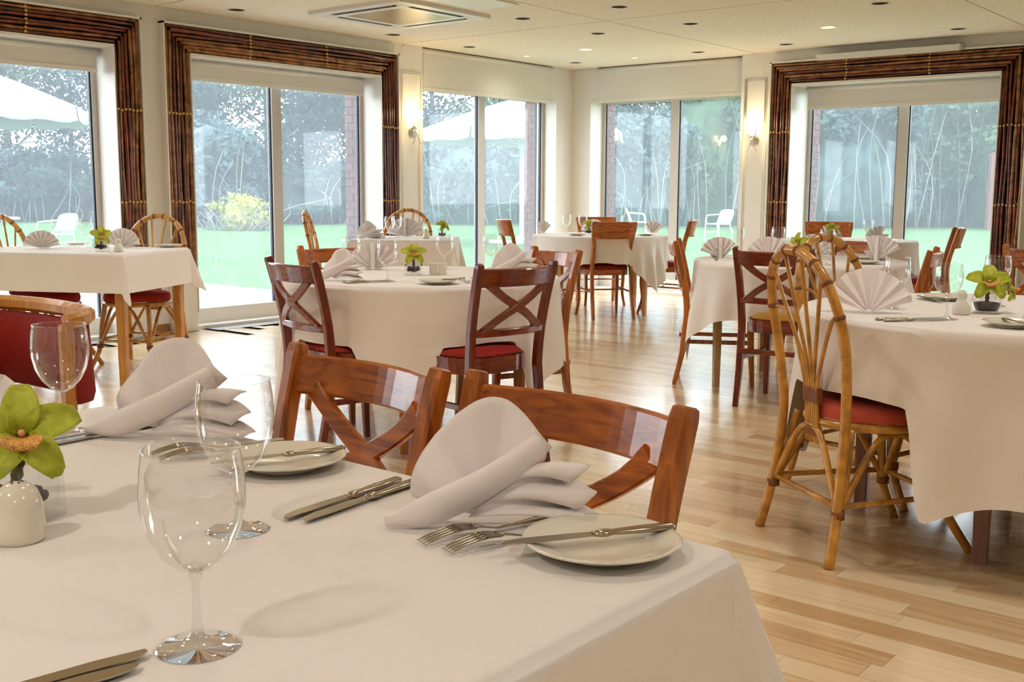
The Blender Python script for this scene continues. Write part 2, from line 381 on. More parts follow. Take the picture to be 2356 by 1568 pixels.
for i in range(len(GX)-1):
    for j in range(len(GY)-1):
        x0, x1, y0, y1 = GX[i]+.006, GX[i+1]-.006, GY[j]+.006, GY[j+1]-.006
        bm = bmesh.new()
        vs = [bm.verts.new(p) for p in ((x0,y0,CEIL),(x1,y0,CEIL),(x1,y1,CEIL),(x0,y1,CEIL))]
        es = [bm.edges.new((vs[k], vs[(k+1) % 4])) for k in range(4)]
        rims = []
        for hx, hy, hr in holes:
            if x0+.1 < hx < x1-.1 and y0+.1 < hy < y1-.1:
                cv = [bm.verts.new((hx+hr*cos(2*pi*k/20), hy+hr*sin(2*pi*k/20), CEIL)) for k in range(20)]
                ce = [bm.edges.new((cv[k], cv[(k+1) % 20])) for k in range(20)]; es += ce; rims += ce
        bmesh.ops.triangle_fill(bm, use_beauty=True, use_dissolve=False, edges=es)
        for f in bm.faces:
            if f.normal.z > 0: f.normal_flip()
        ex = bmesh.ops.extrude_edge_only(bm, edges=[e for e in bm.edges if len(e.link_faces) == 1])
        bmesh.ops.translate(bm, vec=(0, 0, 0.011), verts=[g for g in ex['geom'] if isinstance(g, bmesh.types.BMVert)])
        me = bpy.data.meshes.new('panel'); bm.to_mesh(me); bm.free(); me.materials.append(M['ceiling']); link('panel', me, ceiling)
# ceiling backing has to be open above the cans: cans are only 11 cm deep and stay inside the void
def downlight(x, y, r, kind, label, power=0.0):
    t = thing('downlight', label, 'ceiling light', (x, y, CEIL), 0, 'recessed ceiling downlights')
    b = MB(); b.lathe([(r*0.98, 0.010), (r*1.0, -0.001), (r*1.22, -0.004), (r*1.24, 0.0005)], 28, cap=False); b.build('bezel', 'white', t)
    b = MB(); b.lathe([(r*0.97, 0.001), (r*0.93, 0.007), (r*0.6, 0.0105), (0.0, 0.0115)], 28, cap=False)
    b.build('bowl', 'lamp_dark' if kind == 'off' else 'lamp_off', t)
    if kind == 'off':
        b = MB(); b.tube(catmull([(-r*0.6, -r*0.2, 0.006), (r*0.5, -r*0.2, 0.006), (r*0.62, 0, 0.006), (r*0.5, r*0.2, 0.006), (-r*0.6, r*0.2, 0.006)], 3), 0.0035, 6); b.build('lamp', 'lamp_off' if False else 'lamp_dark', t)
    else:
        b = MB(); b.lathe([(r*0.72, 0.008), (r*0.66, 0.002), (0.0, 0.0005)], 20); b.build('lamp', 'lamp_on', t)
    if power:
        ld = bpy.data.lights.new('downlight_lamp', 'SPOT'); ld.energy = power; ld.color = WARM; ld.spot_size = radians(150); ld.spot_blend = 0.9; ld.shadow_soft_size = 0.09
        lo = bpy.data.objects.new('downlight_lamp', ld); COL.objects.link(lo); lo.location = (0, 0, -0.03); lo.parent = t
    return t
place = ['above the left window near the air unit', 'above the right end of the second willow frame', 'in front of the blind left of the corner', 'beside the right end of the air unit', 'just past the joint crossing, towards the corner', 'just before the joint crossing, towards the camera', 'tucked into the far corner of the ceiling', 'to the right of the joint crossing', 'in front of the blind right of the corner', 'above the right-hand wall lamp', 'highest at the top right of the photo', 'above the white box over the right willow frame']
for (x, y), p in zip(LIGHTS_OFF, place): downlight(x, y, 0.062, 'off', 'unlit round downlight ' + p)
downlight(*LIGHTS_SMALL[0], 0.034, 'on', 'small lit spot in the ceiling left of the corner', 6)
downlight(*LIGHTS_SMALL[1], 0.034, 'on', 'small lit spot in the ceiling right of the corner', 6)
downlight(*LIGHTS_PALE[0], 0.062, 'on', 'pale lit downlight between the two small lit spots', 10)
downlight(*LIGHTS_PALE[1], 0.062, 'on', 'pale lit downlight in front of the right willow frame', 10)
for x, y in LIGHTS_ADDED:
    f_ = {(6.4, -9.0): .35, (6.6, -11.3): 2.0, (8.8, -11.8): 2.2, (8.6, -9.4): 1.2, (4.2, -12.0): 1.6, (4.4, -9.8): 1.2}.get((x, y), 1.0)
    downlight(x, y, 0.062, 'on', 'unseen round downlight in the ceiling overhead, added as fill light', FILL_POWER*f_)

# --- air conditioning cassette
t = thing('air_conditioner', 'white square ceiling air unit with a beige grille and dark slots', 'air unit', (1.27, -4.0, CEIL))
h = 0.51
b = MB()
for (x0, x1, y0, y1) in ((-h, h, -h, -0.42), (-h, h, 0.42, h), (-h, -0.42, -0.42, 0.42), (0.42, h, -0.42, 0.42)): b.bx(x0, x1, y0, y1, -0.028, 0.0)
for (x0, x1, y0, y1) in ((-0.42, 0.42, -0.37, -0.30), (-0.42, 0.42, 0.30, 0.37), (-0.37, -0.30, -0.30, 0.30), (0.30, 0.37, -0.30, 0.30)): b.bx(x0, x1, y0, y1, -0.030, -0.004)
for (x, y) in ((-.395,-.395),(.395,-.395),(.395,.395),(-.395,.395)): b.bx(x-.03, x+.03, y-.03, y+.03, -0.028, 0)
b.build('frame', 'white', t)
b = MB(); b.bx(-0.30, 0.30, -0.30, 0.30, -0.030, -0.012); b.build('grille', 'acpanel', t)
for k in range(4):
    b = MB(); b.bx(-0.33, 0.33, 0.372, 0.419, -0.0295, -0.004); b.build('slot', 'black', t, (0, 0, 0), k*pi/2)
b = MB(); b.bx(1.9, 2.3, -4.9, -3.78, CEIL-0.012, CEIL-0.001); tag(b.build('access_panel', 'white'), 'flat white hatch in the ceiling beside the air unit', 'hatch')

# --- windows -------------------------------------------------------
def window(name, axis, a0, a1, g, z0, z1, outward):
    """frame and two panes in the plane axis=g; a0..a1 along the other axis"""
    w = struct(bpy.data.objects.new(name, None)); COL.objects.link(w)
    def piece(nm, mat, u0, u1, zz0, zz1, d0, d1, par=w):
        b = MB()
        if axis == 'x': b.bx(g+d0, g+d1, u0, u1, zz0, zz1)
        else: b.bx(u0, u1, g+d0, g+d1, zz0, zz1)
        return b.build(nm, mat, par)
    F = 0.045; mid = (a0+a1)/2; s = outward
    piece('frame_post', 'frame', a0, a0+F, z0, z1, -0.03, 0.03); piece('frame_post', 'frame', a1-F, a1, z0, z1, -0.03, 0.03)
    piece('mullion', 'frame', mid-0.05, mid+0.05, z0, z1, -0.035, 0.035)
    piece('head_rail', 'frame', a0+F, a1-F, z1-0.06, z1, -0.03, 0.03)
    piece('sill_rail', 'white', a0, a1, SILL, z0+0.02, -0.05, 0.06)
    for u0, u1 in ((a0+F, mid-0.05), (mid+0.05, a1-F)):
        p = piece('pane', 'pane', u0, u1, z0+0.02, z1-0.05, -0.004, 0.004)
        for e in (u0, u1-0.012): piece('gasket', 'gasket', e, e+0.012, z0+0.02, z1-0.05, -0.015, 0.015, p)
    return w
window('window_1', 'x', *W1, -0.22, 0.13, HEAD, -1); window('window_2', 'x', *W2, -0.22, 0.13, HEAD, -1)
window('window_3', 'x', *W3, -0.26, 0.13, HEAD3, -1); window('window_4', 'y', *W4, 0.42, 0.13, HEAD3, 1); window('window_5', 'y', *W5, 0.36, 0.13, HEAD, 1)
window('window_added', 'x', *W_ADDED, -0.22, 0.13, HEAD, -1); window('window_7', 'y', *W6, 0.36, 0.13, HEAD, 1)
# thresholds under the frames
mb = MB()
for a, b_ in (W_ADDED, W1, W2): mb.bx(-0.28, 0.0, a, b_, 0.0, SILL)
mb.bx(-0.32, -0.06, *W3, 0.0, SILL); struct(mb.build('trim_1', 'white'))
mb = MB()
for a, b_ in (W5, W6): mb.bx(a, b_, 0.0, 0.42, 0.0, SILL)
mb.bx(*W4, 0.15, 0.46, 0.0, SILL); struct(mb.build('trim_2', 'white'))
# white linings of the reveals
mb = MB()
for a, b_ in (W1, W2):
    mb.bx(-0.19, 0.068, a-0.002, a+0.006, 0.15, HEAD); mb.bx(-0.19, 0.068, b_-0.006, b_+0.002, 0.15, HEAD); mb.bx(-0.19, 0.068, a, b_, HEAD-0.008, HEAD+0.012)
mb.bx(-0.22, -0.056, W3[1]-0.004, W3[1]+0.002, 0.15, HEAD3)
struct(mb.build('trim_3', 'white'))
mb = MB(); a, b_ = W5
mb.bx(a-0.002, a+0.006, -0.068, 0.33, 0.15, HEAD); mb.bx(b_-0.006, b_+0.002, -0.068, 0.33, 0.15, HEAD); mb.bx(a, b_, -0.068, 0.33, HEAD-0.008, HEAD+0.012)
mb.bx(W4[0]-0.002, W4[0]+0.004, 0.146, 0.39, 0.15, HEAD3)
struct(mb.build('trim_4', 'white'))

# --- brick jambs outside the panes
BR = {}
for nm, d in (('s', (0.100, 0.10, 0.065)), ('h', (0.044, 0.10, 0.065))):
    b = MB(); b.box((0, 0, 0), d); me = b.mesh('brick'); me.materials.append(M['brick']); BR[nm] = me
def brick_jamb(n, axis, a, sgn, out0, outdir):
    """pier of brick: face at a (window side), starts at out0 and goes outward 15 cm"""
    core = MB()
    lo, hi = (a+0.007*sgn, a+0.096*sgn); o0, o1 = out0, out0+outdir*0.146
    if axis == 'x': core.bx(o0, o1, lo, hi, -0.1, 2.45)
    else: core.bx(lo, hi, o0, o1, -0.1, 2.45)
    w = struct(core.build('wall_brick_%s' % n, 'mortar'))
    z = -0.06; k = 0
    while z < 2.4:
        parts = [('s', 0.05), ('h', 0.132)] if k % 2 == 0 else [('h', 0.022), ('s', 0.104)]
        for nm, c in parts:
            if axis == 'x': link('brick', BR[nm], w, (out0+outdir*c, a+0.0475*sgn, z))
            else: link('brick', BR[nm], w, (a+0.0475*sgn, out0+outdir*c, z), pi/2)
        z += 0.075; k += 1
brick_jamb('left', 'x', W2[1]-0.02, 1, -0.27, -1); brick_jamb('middle', 'x', W3[1]-0.02, 1, -0.35, -1)
brick_jamb('right', 'y', W4[0]+0.02, -1, 0.47, 1); brick_jamb('end', 'y', W5[0]+0.02, -1, 0.43, 1)

# --- skirting, pier mouldings
mb = MB(); mb.bx(0.0, 0.014, -5.54, -5.36, 0, 0.075); struct(mb.build('baseboard_left', 'skirt'))
def moulding(n, pts_fn):
    b = MB()
    for off, r in ((0.0, 0.011), (0.018, 0.006)):
        p = pts_fn(off); b.sweep(p + [p[0]], [(cos(k*pi/3)*r, sin(k*pi/3)*r) for k in range(6)], caps=False)
    return struct(b.build('trim_%d' % n, 'white'))
moulding(5, lambda o: [(0.0, -2.715+o, 0.25+o), (0.0, -2.715+o, 2.27-o), (0.0, -2.465-o, 2.27-o), (0.0, -2.465-o, 0.25+o)])
moulding(6, lambda o: [(2.235+o, 0.0, 0.25+o), (2.235+o, 0.0, 2.28-o), (2.475-o, 0.0, 2.28-o), (2.475-o, 0.0, 0.25+o)])

# --- willow frames round windows 1, 2 and 5 ------------------------------
def willow_frame(label, axis, a0, a1, sgn_off, full=True):
    """inner opening a0..a1; band 23 cm wide; canes hang from 0.40 up to 2.40"""
    t = thing('willow_frame', label, 'window surround', (0, 0, 0), 0, 'willow cane window surrounds')
    BW = 0.222; zt, zi, zb = 2.405, HEAD+0.004, 0.40
    def P(u, d, z): return (d, u, z) if axis == 'x' else (u, -d, z)
    def bxx(u0, u1, d0, d1, z0, z1, mb):
        if axis == 'x': mb.bx(d0, d1, u0, u1, z0, z1)
        else: mb.bx(u0, u1, -d1, -d0, z0, z1)
    b = MB(); bxx(a0-BW, a0-0.003, 0.002, 0.03, zb, zt, b); bxx(a1+0.003, a1+BW, 0.002, 0.03, zb, zt, b); bxx(a0-0.003, a1+0.003, 0.002, 0.03, zi+0.012, zt, b); b.build('backing', 'backing', t)
    b = MB()
    for u in (a0-BW-0.016, a1+BW+0.002): bxx(u, u+0.014, 0.0, 0.066, 0.0, zt+0.016, b)
    bxx(a0-BW-0.016, a1+BW+0.016, 0.0, 0.066, zt+0.002, zt+0.018, b)
    bxx(a0-BW, a0-0.004, 0.0, 0.06, 0.0, zb-0.002, b); bxx(a1+0.004, a1+BW, 0.0, 0.06, 0.0, zb-0.002, b)
    b.build('casing', 'white', t)
    rr = random.Random(sum(map(ord, label)))
    N = 7
    for side in range(2):
        for k in range(N):
            off = (k+0.5)/N*BW; u0 = (a0-off) if side == 0 else (a1+off)
            top = zi + (k+0.6)/N*(zt-zi) + rr.uniform(-.012, .008)
            r0 = rr.uniform(0.0115, 0.0175); n = 14; ph = rr.random()*6; amp = rr.uniform(0.003, 0.008)
            pts = []; rad = []
            for i in range(n):
                f = i/(n-1); z = zb + f*(top-zb)
                pts.append(P(u0+amp*sin(ph+f*9)+rr.uniform(-.0012, .0012), 0.043+0.003*sin(ph*2+f*7), z)); rad.append(r0*(1.12-0.25*f)*(1.0 if i % 4 else 1.12))
            b = MB(); b.tube(pts, rad, 7); b.build('cane', 'cane_b' if rr.random() < 0.33 else 'cane_a', t)
    for k in range(N):
        z0 = zi + 0.012 + (k+0.5)/N*(zt-zi-0.012); ext = (k+0.4)/N*BW
        r0 = rr.uniform(0.011, 0.0165); n = 16; ph = rr.random()*6; amp = rr.uniform(0.003, 0.007); pts = []; rad = []
        u0, u1 = a0-ext+rr.uniform(-.01, .01), a1+ext+rr.uniform(-.01, .01)
        for i in range(n):
            f = i/(n-1); pts.append(P(u0+f*(u1-u0), 0.046+0.003*sin(ph*2+f*7), z0+amp*sin(ph+f*9)+rr.uniform(-.001, .001))); rad.append(r0*(1.1-0.2*f)*(1.0 if i % 4 else 1.1))
        b = MB(); b.tube(pts, rad, 7); b.build('cane', 'cane_b' if rr.random() < 0.33 else 'cane_a', t)
    def tie(fn):
        b = MB()
        for k in range(N):
            c = fn((k+0.5)/N, rr.uniform(-.006, .006)); b.lathe([(0.0, -.011), (.008, -.008), (.0115, 0), (.008, .008), (0.0, .011)], 7, c)
        b.build('tie', 'raffia', t)
    for zz in (1.73, 1.04):
        tie(lambda f, j: P(a0-f*BW, 0.062, zz+j)); tie(lambda f, j: P(a1+f*BW, 0.062, zz+j))
    for ff in (0.28, 0.68):
        uu = a0+ff*(a1-a0); tie(lambda f, j: P(uu+j, 0.064, zi+0.012+f*(zt-zi-0.012)))
    return t
willow_frame('dark willow cane surround of the leftmost window, cut by the photo edge', 'x', *W1, 1)
willow_frame('dark willow cane surround of the window left of the corner wall lamp', 'x', *W2, 1)
willow_frame('dark willow cane surround of the right-hand window under a white box', 'y', *W5, 1)
b = MB(); b.bx(3.04, 4.385, -0.135, -0.07, 2.398, 2.452); tag(b.build('air_curtain', 'white'), 'long slim white box fixed over the right willow frame', 'box')

# --- roller blinds
def blind(label, axis, a0, a1, d, z0, z1, face=1, head=0.045):
    t = thing('roller_blind', label, 'blind', (0, 0, 0), 0, 'white roller blinds')
    def put(nm, mat, u0, u1, d0, d1, zz0, zz1):
        b = MB()
        if axis == 'x': b.bx(d0, d1, u0, u1, zz0, zz1)
        else: b.bx(u0, u1, -d1, -d0, zz0, zz1)
        b.build(nm, mat, t)
    put('fabric', 'blind', a0+0.02, a1-0.02, d, d+0.004, z0+0.03, z1-head*0.6)
    put('hem_bar', 'white', a0+0.02, a1-0.02, d-0.004, d+0.009, z0, z0+0.032)
    b = MB(); n = 12; zc = z1-head/2
    path = [(d-0.002, a0, zc), (d-0.002, a1, zc)] if axis == 'x' else [(a0, -d+0.002, zc), (a1, -d+0.002, zc)]
    b.tube(path, head/2, 14); b.build('headrail', 'white', t)
blind('white roller blind of the leftmost window', 'x', W1[0]+.01, W1[1]-.02, -0.12, 2.005, HEAD-0.012)
blind('white roller blind inside the second willow framed window', 'x', W2[0]+.02, W2[1]-.05, -0.12, 2.012, HEAD-0.012)
blind('deep white roller blind left of the corner, hung from the ceiling', 'x', -2.40, -0.26, -0.035, 2.118, 2.522)
blind('deep white roller blind right of the corner, hung from the ceiling', 'y', 0.30, 2.17, -0.125, 2.135, 2.522)
blind('white roller blind inside the right willow framed window', 'y', W5[0]+.05, W5[1]-.01, -0.17, 1.955, HEAD-0.012)

# --- floor grilles at the doors
def grille(label, y0, y1, edge):
    t = thing('floor_grille', label, 'floor grille', (0, 0, 0), 0, 'floor grilles at the windows')
    b = MB(); b.bx(0.01, 0.16, y0, y1, 0.0005, 0.003); b.build('frame', edge, t)
    b = MB()
    for k in range(10): b.bx(0.02+k*0.0135, 0.027+k*0.0135, y0+.01, y1-.01, 0.002, 0.005)
    b.build('bars', 'grille', t)
grille('pale metal floor grille along the second window', -5.0, -3.1, 'grille'); grille('metal floor grille with dark red edge along the leftmost window', -7.7, -5.6, 'grille_red')

# --- wall lamps
def sconce(label, loc, rz):
    t = thing('wall_lamp', label, 'wall lamp', loc, rz, 'twin wall lamps')      # local: wall is plane y=0, room is -y, x right
    b = MB(); b.sweep([(0, 0.0, 0), (0, -0.012, 0), (0, -0.016, 0)], [(cos(2*pi*k/24)*0.045, sin(2*pi*k/24)*0.045) for k in range(24)], side=(1, 0, 0), scale=[1, 1, 0.9]); b.build('backplate', 'chrome', t)
    for s, top, tip in ((-1, 0.055, 0.10), (1, 0.105, 0.09)):
        b = MB(); b.tube(catmull([(-s*tip*0.55, -0.05, -0.13), (-s*0.015, -0.055, -0.06), (s*0.03, -0.05, 0.01), (s*0.05, -0.05, top)], 6), 0.0055, 8); b.build('arm', 'chrome', t)
        sh = MB(); sh.lathe([(0.008, 0.0), (0.017, 0.008), (0.026, 0.035), (0.031, 0.075), (0.029, 0.085), (0.0, 0.08)], 18, (s*0.05, -0.05, top)); sh.build('shade', 'shade_on', t)
    ld = bpy.data.lights.new('wall_lamp_bulb', 'POINT'); ld.energy = 3.0; ld.color = (1.0, 0.74, 0.42); ld.shadow_soft_size = 0.04
    lo = bpy.data.objects.new('wall_lamp_bulb', ld); COL.objects.link(lo); lo.parent = t; lo.location = (0, -0.14, 0.15)
sconce('lit twin wall lamp on the pier left of the corner', (0.012, -2.575, 1.72), pi/2)
sconce('lit twin wall lamp on the pier right of the corner', (2.355, -0.012, 1.68), 0)

# ================================================================== CHAIRS
def outline(hx, hy, p=3.0, n=28, front=1.0):
    o = []
    for k in range(n):
        a = 2*pi*k/n; c, s_ = cos(a), sin(a)
        x = hx*abs(c)**(2/p)*(1 if c >= 0 else -1); y = hy*abs(s_)**(2/p)*(1 if s_ >= 0 else -1)
        o.append((x*(1+0.06*(y/hy)*front), y))
    return o
def cushion(mb, ol, z0, z1, z2):
    n = len(ol); rings = [(1.0, z0), (1.015, (z0+z1)/2), (0.985, z1), (0.9, z1+(z2-z1)*0.6), (0.55, z2), (0.0, z2+0.002)]
    vs = []; fs = []
    for q, z in rings:
        vs += [(x*q, y*q, z) for x, y in ol]
    for j in range(len(rings)-1):
        for i in range(n): fs.append((j*n+i, j*n+(i+1) % n, (j+1)*n+(i+1) % n, (j+1)*n+i))
    mb.add(vs, fs, True)
def interp(tbl, z):
    for (z0, a), (z1, b) in zip(tbl, tbl[1:]):
        if z <= z1: f = (z-z0)/(z1-z0); return a+(b-a)*f
    return tbl[-1][1]

def make_cross_chair(label, v='cherry_v', h='cherry_h', pad='red'):
    t = thing('cross_back_chair', label, 'chair', (0, 0, 0), 0, 'cross-back dining chairs')
    yt = [(0, -.272), (.2, -.228), (.42, -.205), (.55, -.213), (.7, -.243), (.855, -.285)]
    xt = [(0, .185), (.45, .188), (.855, .205)]
    for s in (-1, 1):
        pts = [(s*interp(xt, z), interp(yt, z), z) for z in (0, .1, .2, .32, .42, .5, .58, .66, .74, .80, .838, .852, .855)]
        sc = [(.82, .8), (.9, .9), (1, 1), (1, 1.1), (1, 1.15), (1, 1.1), (1, 1.05), (1, 1), (1, 1), (1, 1), (1, .98), (.9, .85), (.7, .55)]
        b = MB(); b.bar(pts, 0.034, 0.034, (1, 0, 0), scale=sc, ch=0.3); b.build('back_post', v, t)
        b = MB(); b.bar([(s*.178, .165, .43), (s*.18, .17, .25), (s*.185, .185, 0)], 0.036, 0.036, (1, 0, 0), scale=[1, .95, .72]); b.build('front_leg', v, t)
    def curved(x, z, bow): return (x, interp(yt, z)-bow*(1-(x/.2)**2)-0.004, z)
    xs = [-.19+.38*i/14 for i in range(15)]
    b = MB(); b.bar([curved(x, .798, .045) for x in xs], 0.074, 0.020, (0, -.22, .975), ch=0.5); b.build('top_rail', h, t)
    b = MB(); b.bar([curved(x, .572, .035) for x in xs], 0.032, 0.020, (0, -.15, .99), ch=0.5); b.build('lower_rail', h, t)
    for s in (-1, 1):
        pts = []; sd = []
        for i in range(13):
            u = -1+2*i/12; x = .152*u; z = .675 + s*(.100*(0.75*u+0.25*u**3)); pts.append(Vector(curved(x, z, .040)))
        for i in range(13):
            T = (pts[min(i+1, 12)]-pts[max(i-1, 0)]).normalized(); nb = Vector((-.2*pts[i].x/.165*.9, -1, -.22)).normalized(); sd.append(T.cross(nb))
        b = MB(); b.bar(pts, 0.036, 0.016, sd, scale=[(1.25, 1), (1.05, 1)]+[(.95, 1)]*3+[(1.0, 1)]*3+[(.95, 1)]*3+[(1.05, 1), (1.25, 1)], ch=0.4); b.build('cross_slat', h, t)
    ol = outline(.205, .2, 3.2)
    b = MB(); b.prism(ol, .395, .462); b.build('seat_frame', h, t)
    b = MB(); cushion(b, [(x*.93, y*.93) for x, y in ol], .462, .474, .494); pad_o = b.build('seat_pad', pad, t)
    b = MB()
    for i in range(60):
        a = 2*pi*i/60; c, s_ = cos(a), sin(a); x = .205*.945*abs(c)**(2/3.2)*(1 if c >= 0 else -1); y = .2*.945*abs(s_)**(2/3.2)*(1 if s_ >= 0 else -1)
        b.lathe([(.0055, 0), (.0045, .004), (0, .0055)], 6, (x*(1+.06*y/.2), y, .464))
    b.build('nail_trim', 'brass', pad_o)
    for s in (-1, 1):
        b = MB(); b.bar([(s*.183, -.222, .26), (s*.181, .168, .26)], .024, .018, (0, 0, 1)); b.build('stretcher', v, t)
    b = MB(); b.bar([(-.186, -.24, .30), (.186, -.24, .30)], .026, .018, (0, 0, 1)); b.build('stretcher', h, t)
    return index_children(t)

def make_panel_chair(label):
    t = thing('panel_back_chair', label, 'chair', (0, 0, 0), 0, 'panel-back dining chairs')
    yt = [(0, -.275), (.2, -.225), (.45, -.2), (.58, -.195), (.7, -.22), (.875, -.27)]
    xt = [(0, .192), (.2, .186), (.45, .186), (.56, .172), (.66, .172), (.76, .188), (.875, .2)]
    for s in (-1, 1):
        zs = (0, .1, .2, .32, .42, .5, .56, .62, .68, .74, .80, .86, .872)
        b = MB(); b.bar([(s*interp(xt, z), interp(yt, z), z) for z in zs], 0.032, 0.034, (1, 0, 0), scale=[(.85, .85)]+[(1, 1)]*3+[(1.05, 1.2)]+[(1, 1)]*7+[(.8, .7)], ch=0.3); b.build('back_post', 'amber_v', t)
        b = MB(); b.bar(catmull([(s*.185, .17, .43), (s*.19, .175, .28), (s*.185, .165, .14), (s*.2, .205, 0)], 4), 0.034, 0.034, (1, 0, 0), scale=[1.05-.03*i for i in range(13)]); b.build('front_leg', 'amber_v', t)
    xs = [-.195+.39*i/14 for i in range(15)]
    def curved(x, z, bow): return (x, interp(yt, z)-bow*(1-(x/.2)**2)-.012, z)
    b = MB(); b.bar([curved(x, .798, .045) for x in xs], 0.158, 0.018, (0, -.26, .965), ch=0.5); bp_o = b.build('back_panel', 'amber_h', t)
    b = MB()
    for k in range(5):
        x = -.12+.06*k; p = curved(x, .728, .045)
        for q in (-.012, .012): b.lathe([(0, -.006), (.005, -.003), (.006, 0), (.005, .003), (0, .006)], 8, (p[0], p[1]+q, p[2]))
    b.build('studs', 'brass', bp_o)
    ol = outline(.208, .2, 3.0)
    b = MB(); b.prism(ol, .392, .442); b.build('seat_frame', 'amber_h', t)
    b = MB(); cushion(b, [(x*.985, y*.985) for x, y in ol], .442, .472, .492); b.build('seat_pad', 'darkred', t)
    for s in (-1, 1):
        b = MB(); b.tube([(s*.187, -.225, .24), (s*.188, .172, .26)], .008, 6); b.build('stretcher', 'amber_v', t)
    b = MB(); b.tube([(-.187, -.02, .25), (.187, -.02, .25)], .008, 6); b.build('stretcher', 'amber_h', t)
    return index_children(t)

def make_rattan_chair(label, pad='coral'):
    t = thing('rattan_chair', label, 'chair', (0, 0, 0), 0, 'arched rattan chairs')
    half = [(-.225, -.27, 0), (-.205, -.238, .17), (-.19, -.215, .40), (-.2, -.222, .55), (-.21, -.24, .68), (-.202, -.265, .79), (-.16, -.29, .885), (-.085, -.306, .944)]
    arch = half + [(0, -.312, .962)] + [(-x, y, z) for x, y, z in reversed(half)]
    AP = catmull(arch, 5)
    b = MB(); b.tube(AP, .0165, 10); arch_o = b.build('arch_frame', 'rattan', t)
    for k in (24, 29, 33, 38, 42, 47, 51, 56):     # leaf joints on the arch
        p = AP[k]; d = (AP[k+1]-AP[k-1]).normalized()*.007
        b = MB(); b.tube([p-d, p-d*.5, p, p+d*.5, p+d], [.0172, .0188, .0192, .0188, .0172], 10); b.build('binding', 'rattan_tie', arch_o)
    ends = [(-.06, 37), (.06, 43), (-.15, 31), (.15, 49), (-.205, 24), (.205, 56)]
    order = [2, 0, 1, 3]
    for i, (x, k) in enumerate(ends):
        xo = (-.008, .008, -.022, .022, -.034, .034)[i]; e = AP[k]
        mid = Vector((xo*1.25, -.232, .58)); m2 = mid.lerp(e, .55)
        if i >= 4: mid = Vector((xo*1.35, -.228, .56)); m2 = Vector((e.x*.62, -.24, e.z*.97-.005)); 
        b = MB(); b.tube(catmull([(xo, -.213, .345), (xo, -.220, .46), mid, m2, e], 6), .0066, 7); b.build('spoke', 'rattan', t)
    for zz, hh in ((.50, .05), (.385, .03)):
        b = MB(); b.bar([(0, -.219+(.5-zz)*.03, zz-hh/2), (0, -.221+(.5-zz)*.03, zz+hh/2)], .094, .020, (1, 0, 0)); b.build('wrapping', 'rattan_tie', t)
    ring = [(.2*cos(2*pi*i/28), .2*sin(2*pi*i/28)-.005, .415) for i in range(28)]
    b = MB(); b.tube(ring, .0145, 8, closed=True); b.build('seat_ring', 'rattan', t)
    b = MB(); ol = [(.205*cos(2*pi*i/32), .205*sin(2*pi*i/32)) for i in range(32)]; cushion(b, ol, .432, .475, .488); b.build('seat_pad', pad, t)
    for s in (-1, 1):
        b = MB(); b.tube(catmull([(s*.165, -.175, .415), (s*.182, -.195, .30), (s*.203, -.228, .17)], 4), .0125, 8); b.build('rear_brace', 'rattan', t)
        b = MB(); b.tube(catmull([(s*.15, .135, .415), (s*.165, .155, .28), (s*.172, .172, .14), (s*.205, .25, 0)], 5), .0155, 9); b.build('front_leg', 'rattan', t)
    def arc(p, q, apex): return catmull([p, p.lerp(apex, .62)+Vector((0, 0, .055)), apex, q.lerp(apex, .62)+Vector((0, 0, .055)), q], 5)
    LEG = [Vector((-.204, -.235, .16)), Vector((.204, -.235, .16)), Vector((.172, .17, .15)), Vector((-.172, .17, .15))]
    for a in range(4):
        p, q = LEG[a], LEG[(a+1) % 4]; apex = (p+q)/2; apex = Vector((apex.x*.92, apex.y*.92, .395))
        b = MB(); b.tube(arc(p, q, apex), .011, 8); b.build('arched_brace', 'rattan', t)
        pp, qq = Vector(p), Vector(q); pp.z = qq.z = .185
        b = MB(); b.tube([pp, qq], .0095, 8); b.build('stretcher', 'rattan', t)
    for p in LEG:
        b = MB(); b.tube([p+Vector((0, 0, -.012)), p, p+Vector((0, 0, .012))], .0215, 10); b.build('binding', 'rattan_tie', t)
    return index_children(t)

def rz(deg): return radians(deg)
ch = make_cross_chair('brown cross-back chair behind the near table, left of the pair', 'amber_v', 'cherry_h')
ch.location = (6.193, -9.344, 0); ch.rotation_euler = (0, 0, rz(173.5))
G = 'cross-back dining chairs'
ch2 = dup(ch, (6.660, -9.363, 0), rz(174), 'brown cross-back chair behind the near table, right of the pair', G)
dk = make_cross_chair('dark red-brown cross-back chair on the left of the middle round table', 'mahog_v', 'mahog_h')
dk.location = (4.075, -7.130, 0); dk.rotation_euler = (0, 0, rz(-12.4))
dup(dk, (4.568, -6.889, 0), rz(82), 'dark red-brown cross-back chair on the right of the middle round table, cloth on its seat', G)
dup(ch, (3.533, -6.545, 0), rz(-102), 'cross-back chair half hidden behind the fan napkin of the middle round table', G)
dup(ch, (4.20, -6.20, 0), rz(160), 'amber cross-back chair behind the right chair of the middle round table', G)
dkm = make_cross_chair('red-brown cross-back chair with mustard seat right behind the front rattan chair', 'mahog_v', 'mahog_h', pad='mustard')
dkm.location = (5.058, -4.84, 0); dkm.rotation_euler = (0, 0, rz(6))
dup(ch, (4.45, -4.46, 0), rz(-62), 'cross-back chair at the left side of the table behind the rattan chairs', G)
dup(ch, (5.44, -4.62, 0), rz(103.8), 'brown cross-back chair seen end-on behind the glasses of the right-hand round table', G)
dup(ch, (4.86, -3.92, 0), rz(158), 'orange-brown cross-back chair showing only its top rail behind the rattan arches', G)
dup(ch, (6.16, -3.62, 0), rz(-20), 'chair post and rail just entering at the right photo edge', G)
pc = make_panel_chair('panel-back chair with red seat in front of the corner table, back to the camera')
pc.location = (1.940, -2.067, 0); pc.rotation_euler = (0, 0, rz(53.9))
